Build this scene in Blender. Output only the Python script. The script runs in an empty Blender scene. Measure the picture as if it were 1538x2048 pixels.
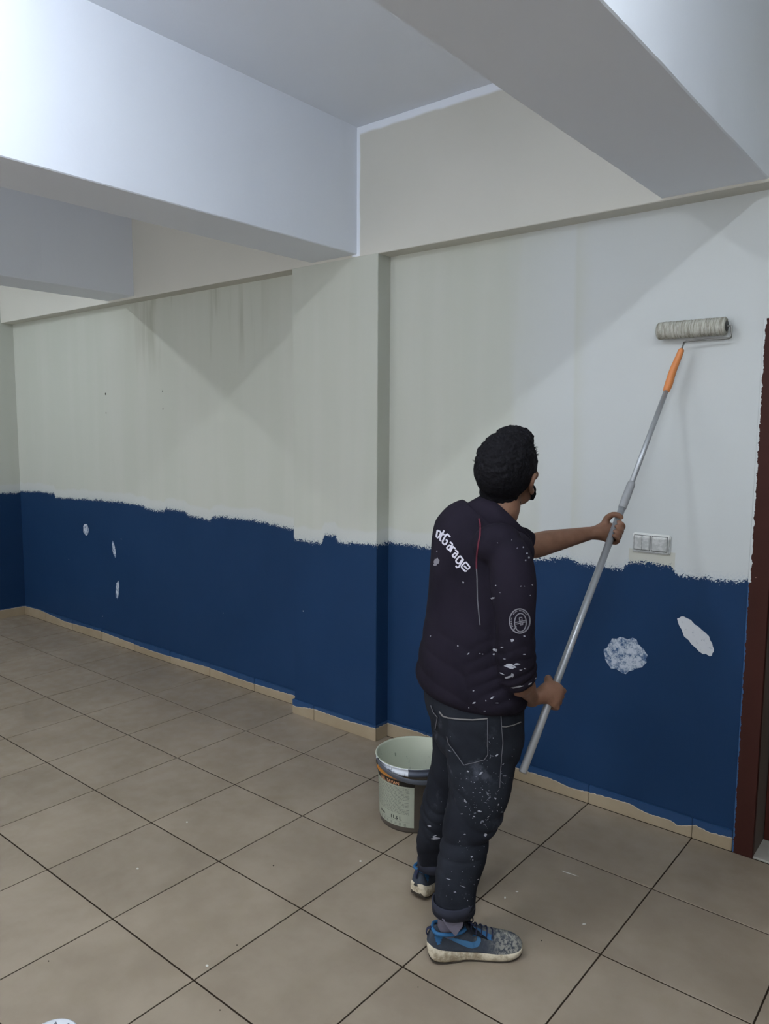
import bpy, bmesh, math, random
import numpy as np
from mathutils import Vector, Matrix, noise as mnoise
from mathutils.bvhtree import BVHTree
sc = bpy.context.scene
col = sc.collection
R0 = random.Random(7)

# ------------------------------------------------------------------ camera
F_PX = 1511.3
CAM = Vector((2.6817, -1.2797, 1.6593))
YAW, PITCH, ROLL = -0.68631, -0.10853, 0.00657
_f = Vector((math.sin(YAW) * math.cos(PITCH), math.cos(YAW) * math.cos(PITCH), math.sin(PITCH)))
_r = Vector((math.cos(YAW), -math.sin(YAW), 0)); _u = _r.cross(_f)
_c, _s = math.cos(ROLL), math.sin(ROLL)
CR = _c * _r + _s * _u; CU = -_s * _r + _c * _u; CF = _f
cd = bpy.data.cameras.new('camera'); cam = bpy.data.objects.new('camera', cd); col.objects.link(cam)
cd.sensor_fit = 'HORIZONTAL'; cd.sensor_width = 36; cd.lens = 36 * F_PX / 1538; cd.clip_start = .05
cam.matrix_world = Matrix(((CR.x, CU.x, -CF.x, CAM.x), (CR.y, CU.y, -CF.y, CAM.y), (CR.z, CU.z, -CF.z, CAM.z), (0, 0, 0, 1)))
sc.camera = cam

# ------------------------------------------------------------------ world, exposure
w = bpy.data.worlds.new('world'); sc.world = w; w.use_nodes = True
w.node_tree.nodes['Background'].inputs[0].default_value = (.93, .95, 1, 1)
w.node_tree.nodes['Background'].inputs[1].default_value = 2.7
sc.view_settings.view_transform = 'Standard'; sc.view_settings.look = 'None'
sc.view_settings.gamma = 1; sc.view_settings.use_curve_mapping = False
sc.view_settings.exposure = 0.28
LAMP_POWER = 3.9
LAMP_COL = (.87, .93, 1.0)
LAMPS = [(0.89, -1.0, 3.06, 1.2, 'white batten lamp on the ceiling between the two nearest beams', 30),
         (2.66, -0.7, 3.06, 1.2, 'white batten lamp on the ceiling to the right of the wide beam', 34),
         (-3.16, -0.3, 3.06, 1.2, 'white batten lamp on the ceiling at the far left bay', 26)]

# ------------------------------------------------------------------ helpers
def at(px, py, t):
    """photo pixel -> point in the painter's frame (s to the right, t away from the camera, z up) at depth t"""
    px, py, t = float(px), float(py), float(t); d = (px - 769) / F_PX * CR + (1024 - py) / F_PX * CU + CF
    c = Vector((1.38, .72, 0)); n = Vector((-.6336, .7736, 0)); k = ((c - CAM).dot(n) + t) / d.dot(n)
    p = CAM + k * d - c
    return Vector((p.x * .7736 + p.y * .6336, t, p.z))
def on_plane(px, py, p0, n):
    d = (px - 769) / F_PX * CR + (1024 - py) / F_PX * CU + CF
    return CAM + d * ((Vector(p0) - CAM).dot(Vector(n)) / d.dot(Vector(n)))
MW = Matrix.Translation((1.38, .72, 0)) @ Matrix(((.7736, -.6336, 0, 0), (.6336, .7736, 0, 0), (0, 0, 1, 0), (0, 0, 0, 1)))
MWI = MW.inverted()
CAML = MWI @ CAM

def link(name, me, mat=None, parent=None):
    o = bpy.data.objects.new(name, me); col.objects.link(o)
    if mat is not None and me is not None: me.materials.clear(); me.materials.append(mat)
    if parent is not None: o.parent = parent
    return o
def obj(name, bm, mat=None, parent=None, smooth=False):
    me = bpy.data.meshes.new(name)
    bmesh.ops.recalc_face_normals(bm, faces=bm.faces)
    bm.to_mesh(me); bm.free()
    if smooth:
        for p in me.polygons: p.use_smooth = True
    return link(name, me, mat, parent)
def struct(o): o['kind'] = 'structure'; return o
def thing(o, label, cat, group=None):
    o['label'] = label; o['category'] = cat
    if group: o['group'] = group
    return o
def empty(name, loc=(0, 0, 0), rz=0):
    o = bpy.data.objects.new(name, None); col.objects.link(o); o.location = loc; o.rotation_euler = (0, 0, rz)
    o.empty_display_size = .1; return o
def box(bm, x0, x1, y0, y1, z0, z1, bev=0, seg=1):
    v = [bm.verts.new(p) for p in ((x0, y0, z0), (x1, y0, z0), (x1, y1, z0), (x0, y1, z0), (x0, y0, z1), (x1, y0, z1), (x1, y1, z1), (x0, y1, z1))]
    fs = [bm.faces.new([v[i] for i in q]) for q in ((0, 3, 2, 1), (4, 5, 6, 7), (0, 1, 5, 4), (1, 2, 6, 5), (2, 3, 7, 6), (3, 0, 4, 7))]
    if bev: bmesh.ops.bevel(bm, geom=list({e for f in fs for e in f.edges}), offset=bev, segments=seg, affect='EDGES')
def spline(rows, k=4):
    """Catmull-Rom through rows of numbers"""
    P = [np.array(r, float) for r in rows]; P = [2 * P[0] - P[1]] + P + [2 * P[-1] - P[-2]]; out = []
    for i in range(1, len(P) - 2):
        for j in range(k):
            t = j / k
            out.append(.5 * ((2 * P[i]) + (-P[i - 1] + P[i + 1]) * t + (2 * P[i - 1] - 5 * P[i] + 4 * P[i + 1] - P[i + 2]) * t * t + (-P[i - 1] + 3 * P[i] - 3 * P[i + 1] + P[i + 2]) * t ** 3))
    out.append(P[-2]); return out
def rings_to_mesh(bm, rings, cap=True, closed=False):
    R = [[bm.verts.new(p) for p in r] for r in rings]; n = len(R[0])
    pairs = list(zip(R[:-1], R[1:])) + ([(R[-1], R[0])] if closed else [])
    for a, b in pairs:
        for i in range(n): bm.faces.new((a[i], a[(i + 1) % n], b[(i + 1) % n], b[i]))
    if cap and not closed: bm.faces.new(R[0][::-1]); bm.faces.new(R[-1])
def tube(bm, pts, n=12, ref=(0, 0, 1), k=4, cap=True, rnd=True):
    """swept tube. rows (x,y,z,a[,b]); a = radius along ref, b = across"""
    rows = [list(p) + ([p[3]] if len(p) == 4 else []) for p in pts]
    S = spline(rows, k) if k > 1 else [np.array(r, float) for r in rows]
    rings = []
    for i, s in enumerate(S):
        a = S[max(i - 1, 0)]; b = S[min(i + 1, len(S) - 1)]
        T = Vector(b[:3] - a[:3]).normalized(); U = Vector(ref); U = (U - T * U.dot(T)).normalized(); V = T.cross(U)
        rings.append((Vector(s[:3]), T, U, V, max(s[3], 1e-4), max(s[4], 1e-4)))
    out = []
    def ring(c, U, V, a, b): return [c + U * (a * math.cos(2 * math.pi * j / n)) + V * (b * math.sin(2 * math.pi * j / n)) for j in range(n)]
    if rnd:
        c, T, U, V, a, b = rings[0]; m = min(a, b)
        for q in (80, 50, 25): q = math.radians(q); out.append(ring(c - T * m * math.sin(q), U, V, a * math.cos(q), b * math.cos(q)))
    for c, T, U, V, a, b in rings: out.append(ring(c, U, V, a, b))
    if rnd:
        c, T, U, V, a, b = rings[-1]; m = min(a, b)
        for q in (25, 50, 80): q = math.radians(q); out.append(ring(c + T * m * math.sin(q), U, V, a * math.cos(q), b * math.cos(q)))
    rings_to_mesh(bm, out, cap)
def ell(bm, c, r, rot=None, seg=20, sharp=None):
    M = Matrix.Translation(c) @ (rot.to_4x4() if rot is not None else Matrix.Identity(4)) @ Matrix.Diagonal((r[0], r[1], r[2], 1))
    bmesh.ops.create_uvsphere(bm, u_segments=seg, v_segments=seg * 2 // 3, radius=1, matrix=M)
def remeshed(name, bm, voxel, smooth=2, mat=None, parent=None, fn=None):
    me = bpy.data.meshes.new(name); bmesh.ops.recalc_face_normals(bm, faces=bm.faces); bm.to_mesh(me); bm.free()
    t = bpy.data.objects.new('tmp', me); col.objects.link(t)
    m = t.modifiers.new('r', 'REMESH'); m.mode = 'VOXEL'; m.voxel_size = voxel; m.use_smooth_shade = True
    if smooth: s = t.modifiers.new('s', 'SMOOTH'); s.factor = .5; s.iterations = smooth
    dg = bpy.context.evaluated_depsgraph_get(); dg.update()
    me2 = bpy.data.meshes.new_from_object(t.evaluated_get(dg)); bpy.data.objects.remove(t)
    me2.name = name
    if fn is not None:
        n = len(me2.vertices); co = np.empty(n * 3); no = np.empty(n * 3)
        me2.vertices.foreach_get('co', co); me2.vertices.foreach_get('normal', no)
        co = co.reshape(-1, 3); no = no.reshape(-1, 3)
        co = fn(co, no); me2.vertices.foreach_set('co', co.ravel()); me2.update()
    for p in me2.polygons: p.use_smooth = True
    return link(name, me2, mat, parent)
def bvh_of(*objs):
    vs, fs = [], []
    for o in objs:
        b = len(vs); vs += [v.co.copy() for v in o.data.vertices]; fs += [[i + b for i in p.vertices] for p in o.data.polygons]
    return BVHTree.FromPolygons(vs, fs)
def hit(bvh, px, py):
    """the surface point (painter's frame) seen at a photo pixel"""
    a = at(px, py, 0); d = (a - CAML).normalized(); h = bvh.ray_cast(CAML, d)
    return (h[0], h[1]) if h[0] is not None else (None, None)
def strokes(bm, bvh, polys, wpx, lift=.0012, th=.0006, closed=False):
    """raised ribbons lying on a surface, following pixel polylines"""
    for pl in polys:
        pl = list(pl) + ([pl[0]] if closed else [])
        pts = []
        for (x0, y0), (x1, y1) in zip(pl[:-1], pl[1:]):
            k = max(1, int(math.hypot(x1 - x0, y1 - y0) / 3)); pts += [(x0 + (x1 - x0) * i / k, y0 + (y1 - y0) * i / k) for i in range(k)]
        pts.append(pl[-1]); prev = None
        for i, (x, y) in enumerate(pts):
            a = pts[max(0, i - 1)]; b = pts[min(len(pts) - 1, i + 1)]; dx, dy = b[0] - a[0], b[1] - a[1]; L = math.hypot(dx, dy) or 1
            nx, ny = -dy / L * wpx / 2, dx / L * wpx / 2; q = []
            for sg in (-1, 1):
                p, n = hit(bvh, x + nx * sg, y + ny * sg)
                if p is None: q = None; break
                if (p - CAML).dot(n) > 0: n = -n
                q += [p + n * lift, p + n * (lift - th)]
            if q is None: prev = None; continue
            v = [bm.verts.new(p) for p in q]
            if prev and (v[0].co - prev[0].co).length < .03:
                bm.faces.new((prev[0], v[0], v[2], prev[2])); bm.faces.new((prev[1], prev[3], v[3], v[1]))
                bm.faces.new((prev[0], prev[1], v[1], v[0])); bm.faces.new((prev[2], v[2], v[3], prev[3]))
            prev = v
def blot(bm, bvh, x, y, rx, ry, ang=0, lift=.0012, seed=0, n=14, rough=.55):
    rr = random.Random(seed * 7919 + int(x * 13 + y)); c, n0 = hit(bvh, x, y)
    if c is None: return
    if (c - CAML).dot(n0) > 0: n0 = -n0
    vc = bm.verts.new(c + n0 * lift); vs = []
    ca, sa = math.cos(math.radians(ang)), math.sin(math.radians(ang))
    for i in range(n):
        a = 2 * math.pi * i / n; k = 1 - rough * rr.random(); u, v = rx * k * math.cos(a), ry * k * math.sin(a)
        p, nn = hit(bvh, x + u * ca - v * sa, y + u * sa + v * ca)
        if p is None or (p - c).length > .06: p, nn = c, n0
        if (p - CAML).dot(nn) > 0: nn = -nn
        vs.append(bm.verts.new(p + nn * (lift * .6)))
    for i in range(n): bm.faces.new((vc, vs[i], vs[(i + 1) % n]))

# ------------------------------------------------------------------ materials
def lin(c): return tuple(((v / 255) / 12.92 if v <= 10 else ((v / 255 + .055) / 1.055) ** 2.4) for v in c) + (1,)
class N:
    def __init__(s, name, rough=.6, spec=.3):
        s.m = bpy.data.materials.new(name); s.m.use_nodes = True; s.t = s.m.node_tree
        s.b = s.t.nodes['Principled BSDF']; s.b.inputs['Roughness'].default_value = rough; s.b.inputs['Specular IOR Level'].default_value = spec
    def node(s, ty, **kw):
        n = s.t.nodes.new(ty)
        for k, v in kw.items(): setattr(n, k, v)
        return n
    def put(s, sock, v):
        if hasattr(v, 'node'): s.t.links.new(v, sock)
        else: sock.default_value = v
    def math(s, op, a, b=0, c=None, clamp=False):
        n = s.node('ShaderNodeMath', operation=op, use_clamp=clamp); s.put(n.inputs[0], a); s.put(n.inputs[1], b)
        if c is not None: s.put(n.inputs[2], c)
        return n.outputs[0]
    def geo(s): return s.node('ShaderNodeNewGeometry').outputs['Position']
    def obj(s): return s.node('ShaderNodeTexCoord').outputs['Object']
    def sep(s, v): n = s.node('ShaderNodeSeparateXYZ'); s.put(n.inputs[0], v); return n.outputs
    def mapv(s, v, sc_=(1, 1, 1), loc=(0, 0, 0)):
        n = s.node('ShaderNodeMapping'); s.put(n.inputs[0], v); n.inputs['Scale'].default_value = sc_; n.inputs['Location'].default_value = loc; return n.outputs[0]
    def noise(s, v, scale, detail=3, rough=.5):
        n = s.node('ShaderNodeTexNoise'); s.put(n.inputs['Vector'], v); n.inputs['Scale'].default_value = scale; n.inputs['Detail'].default_value = detail
        n.inputs['Roughness'].default_value = rough; return n.outputs[0]
    def ramp(s, v, a, b, lo=0., hi=1.):
        n = s.node('ShaderNodeMapRange'); n.clamp = True; n.interpolation_type = 'SMOOTHSTEP'; s.put(n.inputs[0], v)
        n.inputs[1].default_value = a; n.inputs[2].default_value = b; n.inputs[3].default_value = lo; n.inputs[4].default_value = hi; return n.outputs[0]
    def mix(s, f, a, b):
        n = s.node('ShaderNodeMix', data_type='RGBA'); s.put(n.inputs[0], f); s.put(n.inputs[6], a); s.put(n.inputs[7], b); return n.outputs[2]
    def bump(s, h, strength=.2, dist=.002):
        n = s.node('ShaderNodeBump'); s.put(n.inputs['Height'], h); n.inputs['Strength'].default_value = strength; n.inputs['Distance'].default_value = dist
        s.t.links.new(n.outputs[0], s.b.inputs['Normal']); return s
    def col(s, c): s.put(s.b.inputs['Base Color'], c); return s
def simple(name, rgb, rough=.6, spec=.3, var=.08, scale=30, metal=0, bump=0, bs=200):
    m = N(name, rough, spec); c = lin(rgb); d = tuple(v * (1 - var * 2) for v in c[:3]) + (1,)
    m.col(m.mix(m.noise(m.obj(), scale, 4), d, c)); m.b.inputs['Metallic'].default_value = metal
    if bump: m.bump(m.noise(m.obj(), bs, 3), bump, .001)
    return m.m

BLUE = lin((32, 68, 112)); FRESH = lin((192, 196, 195)); CEIL = lin((232, 237, 244))
EDGE = [(-3.954, 1.105), (-3.62, 1.115), (-3.381, 1.116), (-3.376, 1.081), (-2.877, 1.102), (-2.387, 1.111), (-2.101, 1.104), (-2.039, 1.083), (-1.842, 1.083), (-1.829, 1.104), (-1.607, 1.101), (-1.564, 1.075), (-1.317, 1.06), (-1.305, 1.088), (-0.991, 1.095), (-0.822, 1.093), (-0.609, 1.073), (-0.48, 1.069), (-0.435, 1.034), (-0.209, 1.03), (-0.203, 1.077), (-0.112, 1.084), (-0.097, 1.048), (0.15, 1.06), (0.194, 1.066), (0.404, 1.06), (0.477, 1.061), (1.054, 1.075), (1.143, 1.09), (1.214, 1.097), (1.245, 1.079), (1.475, 1.075), (1.484, 1.115), (1.667, 1.114), (1.673, 1.081), (1.785, 1.079), (1.937, 1.084), (1.95, 1.105)]
SKIRT = [(-4, .075), (-3.699, .084), (-3.273, .054), (-2.728, .069), (-2.048, .047), (-1.862, .047), (-1.392, .06), (-.942, .049), (-.48, .059), (-.419, .046), (-.283, .068), (-.031, .064), (.192, .074), (.377, .078), (1.004, .057), (1.16, .06), (1.261, .046), (1.404, .057), (1.539, .062), (1.605, .044), (1.711, .047), (1.744, .033), (1.811, .061), (1.87, .05), (1.95, .057), (2.5, .06)]
def curve(m, x, pts, z0, z1):
    xs = m.math('DIVIDE', m.math('ADD', x, 4.0), 6.5); n = m.node('ShaderNodeFloatCurve'); m.put(n.inputs['Value'], xs); c = n.mapping.curves[0]
    P = [((a + 4.0) / 6.5, (b - z0) / (z1 - z0)) for a, b in pts]
    c.points[0].location = (0, P[0][1]); c.points[1].location = (1, P[-1][1])
    for a, b in P:
        if 0.0005 < a < .9995: c.points.new(a, b)
    for p in c.points: p.handle_type = 'VECTOR'
    n.mapping.update(); return m.math('MULTIPLY_ADD', n.outputs[0], z1 - z0, z0)
def wall_paint(name, back=True):
    """roller-painted wall: old cream above, fresh white strip overlapping the blue dado"""
    m = N(name, .6, .12); g = m.geo(); x, y, z = m.sep(g)
    h = curve(m, x, EDGE, 1.0, 1.15) if back else 1.09
    n1 = m.noise(m.mapv(g, (1, 1, 1)), 22, 2); n2 = m.noise(m.mapv(g, (1, 1, 1.3)), 120, 4, .7)
    d = m.math('SUBTRACT', z, h)
    e = m.math('ADD', d, m.math('ADD', m.math('MULTIPLY', m.math('SUBTRACT', n1, .5), .03), m.math('MULTIPLY', m.math('SUBTRACT', n2, .5), .095)))
    blue = m.math('LESS_THAN', e, 0.0)
    bl = m.mix(m.noise(g, 3, 3), lin((22, 48, 80)), lin((29, 55, 88)))
    # old paint: faint vertical roller tracks and grime
    tr = m.noise(m.mapv(g, (7, 7, .5)), 1, 3); cr = m.mix(m.ramp(tr, .35, .7), lin((185, 188, 177)), lin((189, 191, 181)))
    if back:
        st = m.noise(m.mapv(g, (9, 9, .9), (3, 0, 0)), 1, 3)
        k = m.math('MULTIPLY', m.ramp(x, -2.3, -1.9), m.ramp(x, -.6, -1.1)); k = m.math('MULTIPLY', k, m.ramp(z, 1.95, 2.35)); k = m.math('MULTIPLY', k, m.ramp(st, .5, .64))
        cr = m.mix(m.math('MULTIPLY', k, .45), cr, lin((140, 138, 120)))
        # freshly rolled area on the right panel, in overlapping vertical tracks
        xx = m.math('ADD', x, m.math('MULTIPLY', m.math('SUBTRACT', m.noise(g, 2.2, 2), .5), .12))
        top = m.ramp(m.math('ADD', xx, m.math('MULTIPLY', z, -.12)), .35, 1.0)
        band = m.math('MULTIPLY', m.ramp(m.noise(m.mapv(g, (5, 5, .35), (1, 0, 0)), 1, 1), .42, .52), .7)
        fr = m.math('MULTIPLY', top, m.math('ADD', band, .3)); fr = m.math('MULTIPLY', fr, m.ramp(y, 1.76, 1.79))
        full = m.math('MULTIPLY', m.ramp(xx, 1.15, 1.3), m.ramp(y, 1.76, 1.79)); fr = m.math('MAXIMUM', fr, full)
        sw = m.math('MULTIPLY', m.math('MULTIPLY', m.math('GREATER_THAN', x, 1.484), m.math('LESS_THAN', x, 1.676)), m.math('MULTIPLY', m.math('GREATER_THAN', z, 1.1), m.math('LESS_THAN', z, 1.17)))
        fr = m.math('MULTIPLY', fr, m.math('SUBTRACT', 1, sw))
        cr = m.mix(fr, cr, FRESH)
        cr = m.mix(m.math('MULTIPLY', sw, .8), cr, lin((184, 184, 174)))
    nb = m.math('MULTIPLY', m.math('SUBTRACT', m.noise(g, 9, 2), .5), .05)
    strip = m.ramp(m.math('ADD', d, nb), .085, .06, 0, 1)
    if back: strip = m.math('MULTIPLY', strip, m.math('SUBTRACT', 1, sw))
    thin = m.ramp(m.noise(g, 120, 2), .4, .62)
    fade = m.ramp(d, .0, .05, .5, 0)
    sc2 = m.mix(m.math('MULTIPLY', thin, fade), FRESH, lin((150, 165, 180)))
    cr = m.mix(m.math('MULTIPLY', strip, .62), cr, sc2)
    # small white drips on the blue
    v = m.node('ShaderNodeTexVoronoi'); m.put(v.inputs['Vector'], g); v.inputs['Scale'].default_value = 6
    sp = m.math('MULTIPLY', m.math('LESS_THAN', v.outputs['Distance'], .022), m.math('GREATER_THAN', m.sep(v.outputs['Color'])[0], .6))
    bl = m.mix(m.math('MULTIPLY', sp, .7), bl, FRESH)
    m.col(m.mix(blue, cr, bl))
    hh = m.math('ADD', m.math('MULTIPLY', m.noise(g, 160, 2), .4), m.noise(g, 25, 3)); m.bump(hh, .10, .004)
    return m.m
M_WALL = wall_paint('wall_paint'); M_SIDE = wall_paint('side_wall_paint', False)
def header_paint():
    m = N('header_paint', .6, .2); g = m.geo(); x, y, z = m.sep(g)
    c = m.mix(m.noise(m.mapv(g, (3, 3, 3)), 1, 3), lin((197, 196, 186)), lin((204, 202, 193)))
    n = m.math('MULTIPLY', m.math('SUBTRACT', m.noise(g, 6, 2), .5), .02)
    a = m.ramp(m.math('ADD', z, n), 3.125, 3.14); b = m.ramp(m.math('ADD', x, n), .055, .062, 1, 0); b = m.math('MULTIPLY', b, m.ramp(x, .0, .01)); b = m.math('MULTIPLY', b, m.math('GREATER_THAN', z, 2.54))
    m.col(m.mix(m.math('MAXIMUM', a, b), c, CEIL)); m.bump(m.noise(g, 60, 3), .12, .003); return m.m
M_HEAD = header_paint()
def ceil_paint():
    m = N('ceiling_paint', .65, .2); g = m.geo()
    m.col(m.mix(m.noise(g, 2, 3), lin((226, 231, 240)), CEIL))
    m.bump(m.math('ADD', m.noise(g, 50, 3), m.math('MULTIPLY', m.noise(g, 5, 2), 2)), .12, .004); return m.m
M_CEIL = ceil_paint()
def tile_mat(name, a, b, rough=.42):
    m = N(name, rough, .4); g = m.geo(); oi = m.node('ShaderNodeObjectInfo')
    base = m.mix(m.ramp(m.noise(g, 3.2, 5, .6), .32, .68), lin(a), lin(b))
    base = m.mix(m.math('MULTIPLY', m.ramp(m.noise(m.mapv(g, (1, 1, 1), (5, 2, 0)), 9, 4), .5, .75), .25), base, lin((134, 122, 100)))
    hs = m.node('ShaderNodeHueSaturation'); m.put(hs.inputs['Color'], base); m.put(hs.inputs['Value'], m.math('MULTIPLY_ADD', oi.outputs['Random'], .09, .955)); m.col(hs.outputs[0])
    m.put(m.b.inputs['Roughness'], m.ramp(m.noise(g, 14, 3), .3, .7, rough - .08, rough + .12))
    m.bump(m.noise(g, 220, 3), .12, .001); return m
M_TILE = tile_mat('floor_tile', (134, 121, 104), (147, 134, 117)).m
def skirt_mat():
    m = tile_mat('skirting_tile', (146, 130, 105), (158, 143, 119), .5); base = m.b.inputs['Base Color'].links[0].from_socket
    g = m.geo(); x, y, z = m.sep(g); h = curve(m, x, SKIRT, 0.0, .1)
    d = m.math('SUBTRACT', z, m.math('ADD', h, m.math('MULTIPLY', m.math('SUBTRACT', m.noise(g, 60, 3), .5), .012)))
    wh = m.math('GREATER_THAN', m.math('ADD', d, .0035), 0)
    c = m.mix(m.math('MULTIPLY', wh, .5), base, lin((205, 200, 190)))
    m.col(m.mix(m.math('GREATER_THAN', d, 0), c, lin((28, 63, 102)))); return m.m
M_SKIRT = skirt_mat()
M_GROUT = simple('grout', (50, 41, 32), .9, .1, .2, 40)
M_THRESH = simple('threshold_stone', (168, 166, 156), .5, .3, .12, 12)
def frame_mat():
    m = N('maroon_frame_paint', .6, .15); g = m.geo(); x, y, z = m.sep(g)
    c = m.mix(m.noise(g, 12, 3), lin((50, 24, 19)), lin((60, 30, 24)))
    e = m.math('ADD', m.math('SUBTRACT', x, 1.966), m.math('MULTIPLY', m.math('SUBTRACT', m.noise(g, 45, 4, .7), .5), .022))
    u = m.math('MULTIPLY', m.math('LESS_THAN', e, 0), m.math('GREATER_THAN', z, 1.09))
    b = m.math('MULTIPLY', m.math('LESS_THAN', m.math('ADD', e, .004), 0), m.math('LESS_THAN', z, 1.09))
    c = m.mix(u, c, FRESH); c = m.mix(b, c, lin((52, 84, 120)))
    v = m.node('ShaderNodeTexVoronoi'); m.put(v.inputs['Vector'], g); v.inputs['Scale'].default_value = 11
    sp = m.math('MULTIPLY', m.math('LESS_THAN', v.outputs['Distance'], .05), m.math('GREATER_THAN', m.sep(v.outputs['Color'])[0], .6))
    m.col(m.mix(m.math('MULTIPLY', sp, .8), c, lin((190, 165, 150)))); m.bump(m.noise(g, 40, 3), .1, .002); return m.m
M_FRAME = frame_mat()
M_JAMB = simple('jamb_render', (104, 94, 86), .8, .1, .12, 8)
M_LEAF = simple('door_leaf', (72, 30, 22), .5, .3, .1, 5)

# ------------------------------------------------------------------ lamps (real tubes under the ceiling)
m = N('lamp_tube'); e = m.b; e.inputs['Emission Color'].default_value = LAMP_COL + (1,)
M_BATTEN = simple('batten_enamel', (225, 225, 222), .4)
for x, y, z, L, lab, st in LAMPS:
    o = empty('ceiling_lamp', (x, y, 3.17)); thing(o, lab, 'lamp', 'batten lamps on the ceiling')
    bm = bmesh.new(); box(bm, -.035, .035, -L / 2 - .03, L / 2 + .03, -.055, 0, .006); obj('batten', bm, M_BATTEN, o)
    for q in (-1, 1): bm = bmesh.new(); box(bm, -.02, .02, q * L / 2 - .012, q * L / 2 + .012, -.13, -.05, .004); obj('lamp_holder', bm, M_BATTEN, o)
    mt = N('lamp_tube'); mt.b.inputs['Emission Color'].default_value = LAMP_COL + (1,); mt.b.inputs['Emission Strength'].default_value = st * LAMP_POWER
    bm = bmesh.new(); tube(bm, [(0, -L / 2 + .01, -.11, .02), (0, L / 2 - .01, -.11, .02)], 16, (0, 0, 1), 1); obj('lamp_tube', bm, mt.m, o, True)

# ------------------------------------------------------------------ the room
X0, X1, Y0 = -3.985, 4.6, -4.6
FW, FP, ZC, ZH = 1.81, 1.71, 3.17, 2.535
bm = bmesh.new(); box(bm, X0 - .2, X1 + .2, Y0 - .2, 2.6, -.12, -.0018); floor = struct(obj('floor', bm, M_GROUT))
tcache = {}
def tile(x0, x1, y0, y1, g1=.0032, g2=.0026):
    x0, x1, y0, y1 = x0 + g2, x1 - g2, y0 + g1, y1 - g1
    k = (round(x1 - x0, 4), round(y1 - y0, 4))
    if k not in tcache:
        b = bmesh.new(); box(b, 0, x1 - x0, 0, y1 - y0, -.0019, 0, 0)
        top = [e for e in b.edges if all(v.co.z > -.001 for v in e.verts)]
        bmesh.ops.bevel(b, geom=top, offset=.0006, segments=1, affect='EDGES'); me = bpy.data.meshes.new('tile'); bmesh.ops.recalc_face_normals(b, faces=b.faces); b.to_mesh(me); b.free(); me.materials.append(M_TILE); tcache[k] = me
    o = bpy.data.objects.new('tile', tcache[k]); col.objects.link(o); o.parent = floor; o.location = (x0, y0, 0)
nt = 0
for a in range(-9, 11):
    for b in range(-6, 4):
        xa, xb = max(a * .45, X0), min((a + 1) * .45, X1)
        # keep the tiles the photograph can see or nearly see
        if b < -2 and a < 2: continue
        tile(xa, xb, b * .45, (b + 1) * .45); nt += 1
# tiled floor behind the photographer, joined
bm = bmesh.new()
for a in range(-9, 11):
    for b in range(-11, 4):
        if (b < -6) or (b < -2 and a < 2):
            box(bm, max(a * .45, X0) + .0022, min((a + 1) * .45, X1) - .0022, b * .45 + .003 if b > -11 else Y0, (b + 1) * .45 - .003, -.0019, 0)
o = obj('tile', bm, M_TILE, floor); o['kind'] = 'stuff'

bm = bmesh.new(); box(bm, X0 - .2, X1 + .2, Y0 - .2, 2.6, ZC, ZC + .15); ceil = struct(obj('ceiling', bm, M_CEIL))
def beam(x0, x1, z=2.55):
    b = bmesh.new(); rr = random.Random(int(x0 * 100)); ys = [Y0 + i * (FP - Y0) / 60 for i in range(61)]; rings = []
    wob = lambda y, s: (mnoise.noise(Vector((y * 1.3, s, 0))) * .006 + mnoise.noise(Vector((y * 7, s, 3))) * .0022) * (1 if y < FP - .01 else 0)
    for y in ys:
        a, c = x0 + wob(y, x0), x1 + wob(y, x1 + 9); r = .004
        rings.append([(a, y, ZC + .01), (a, y, z + r), (a + r, y, z), (c - r, y, z), (c, y, z + r), (c, y, ZC + .01)])
    rings_to_mesh(b, rings); return obj('beam', b, M_CEIL, ceil)
beam(-.291, .038); beam(1.59, 1.967, 2.545); beam(-2.315, -1.985)

bm = bmesh.new()
box(bm, X0 - .2, 2.03, FW, FW + .2, 0, ZC); box(bm, 2.93, X1 + .2, FW, FW + .2, 0, ZC); box(bm, 2.03, 2.93, FW, FW + .2, 2.03, ZC)
wb = struct(obj('wall_back', bm, M_WALL))
bm = bmesh.new(); box(bm, X0, X1, FP, FW + .05, ZH, ZC, .003); obj('header', bm, M_HEAD, wb)
bm = bmesh.new(); box(bm, -.44, .18, FP, FW + .05, 0, ZH + .004, .003); obj('pillar', bm, M_WALL, wb)
for nm, c in (('wall_left', (X0 - .2, X0, Y0, FW)), ('wall_right', (X1, X1 + .2, Y0, FW))):
    bm = bmesh.new(); box(bm, *c, 0, ZC); struct(obj(nm, bm, M_SIDE))
# the side behind the photographer: unseen window openings added to brighten the room
WX = [X0, -3.6, -.9, -.7, 1.9, 2.1, 4.3, X1]; WZ0, WZ1 = .5, 2.95
bm = bmesh.new(); box(bm, X0, X1, Y0 - .2, Y0, 0, WZ0); box(bm, X0, X1, Y0 - .2, Y0, WZ1, ZC)
for i in range(0, 8, 2): box(bm, WX[i], WX[i + 1], Y0 - .2, Y0, WZ0, WZ1)
struct(obj('wall_front', bm, M_SIDE))
M_WF = simple('window_frame_paint', (210, 212, 212), .4)
for i in (1, 3, 5):
    a, c = WX[i], WX[i + 1]; t = struct(empty('window_%d' % ((i + 1) // 2), ((a + c) / 2, Y0 - .1, WZ0))); h = (c - a) / 2; H = WZ1 - WZ0
    bm = bmesh.new(); box(bm, -h, -h + .05, -.03, .03, 0, H); box(bm, h - .05, h, -.03, .03, 0, H); box(bm, -h + .05, h - .05, -.03, .03, 0, .05); box(bm, -h + .05, h - .05, -.03, .03, H - .05, H); obj('window_frame', bm, M_WF, t)
    bm = bmesh.new(); box(bm, -.025, .025, -.025, .025, .05, H - .05); obj('mullion', bm, M_WF, t)

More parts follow.
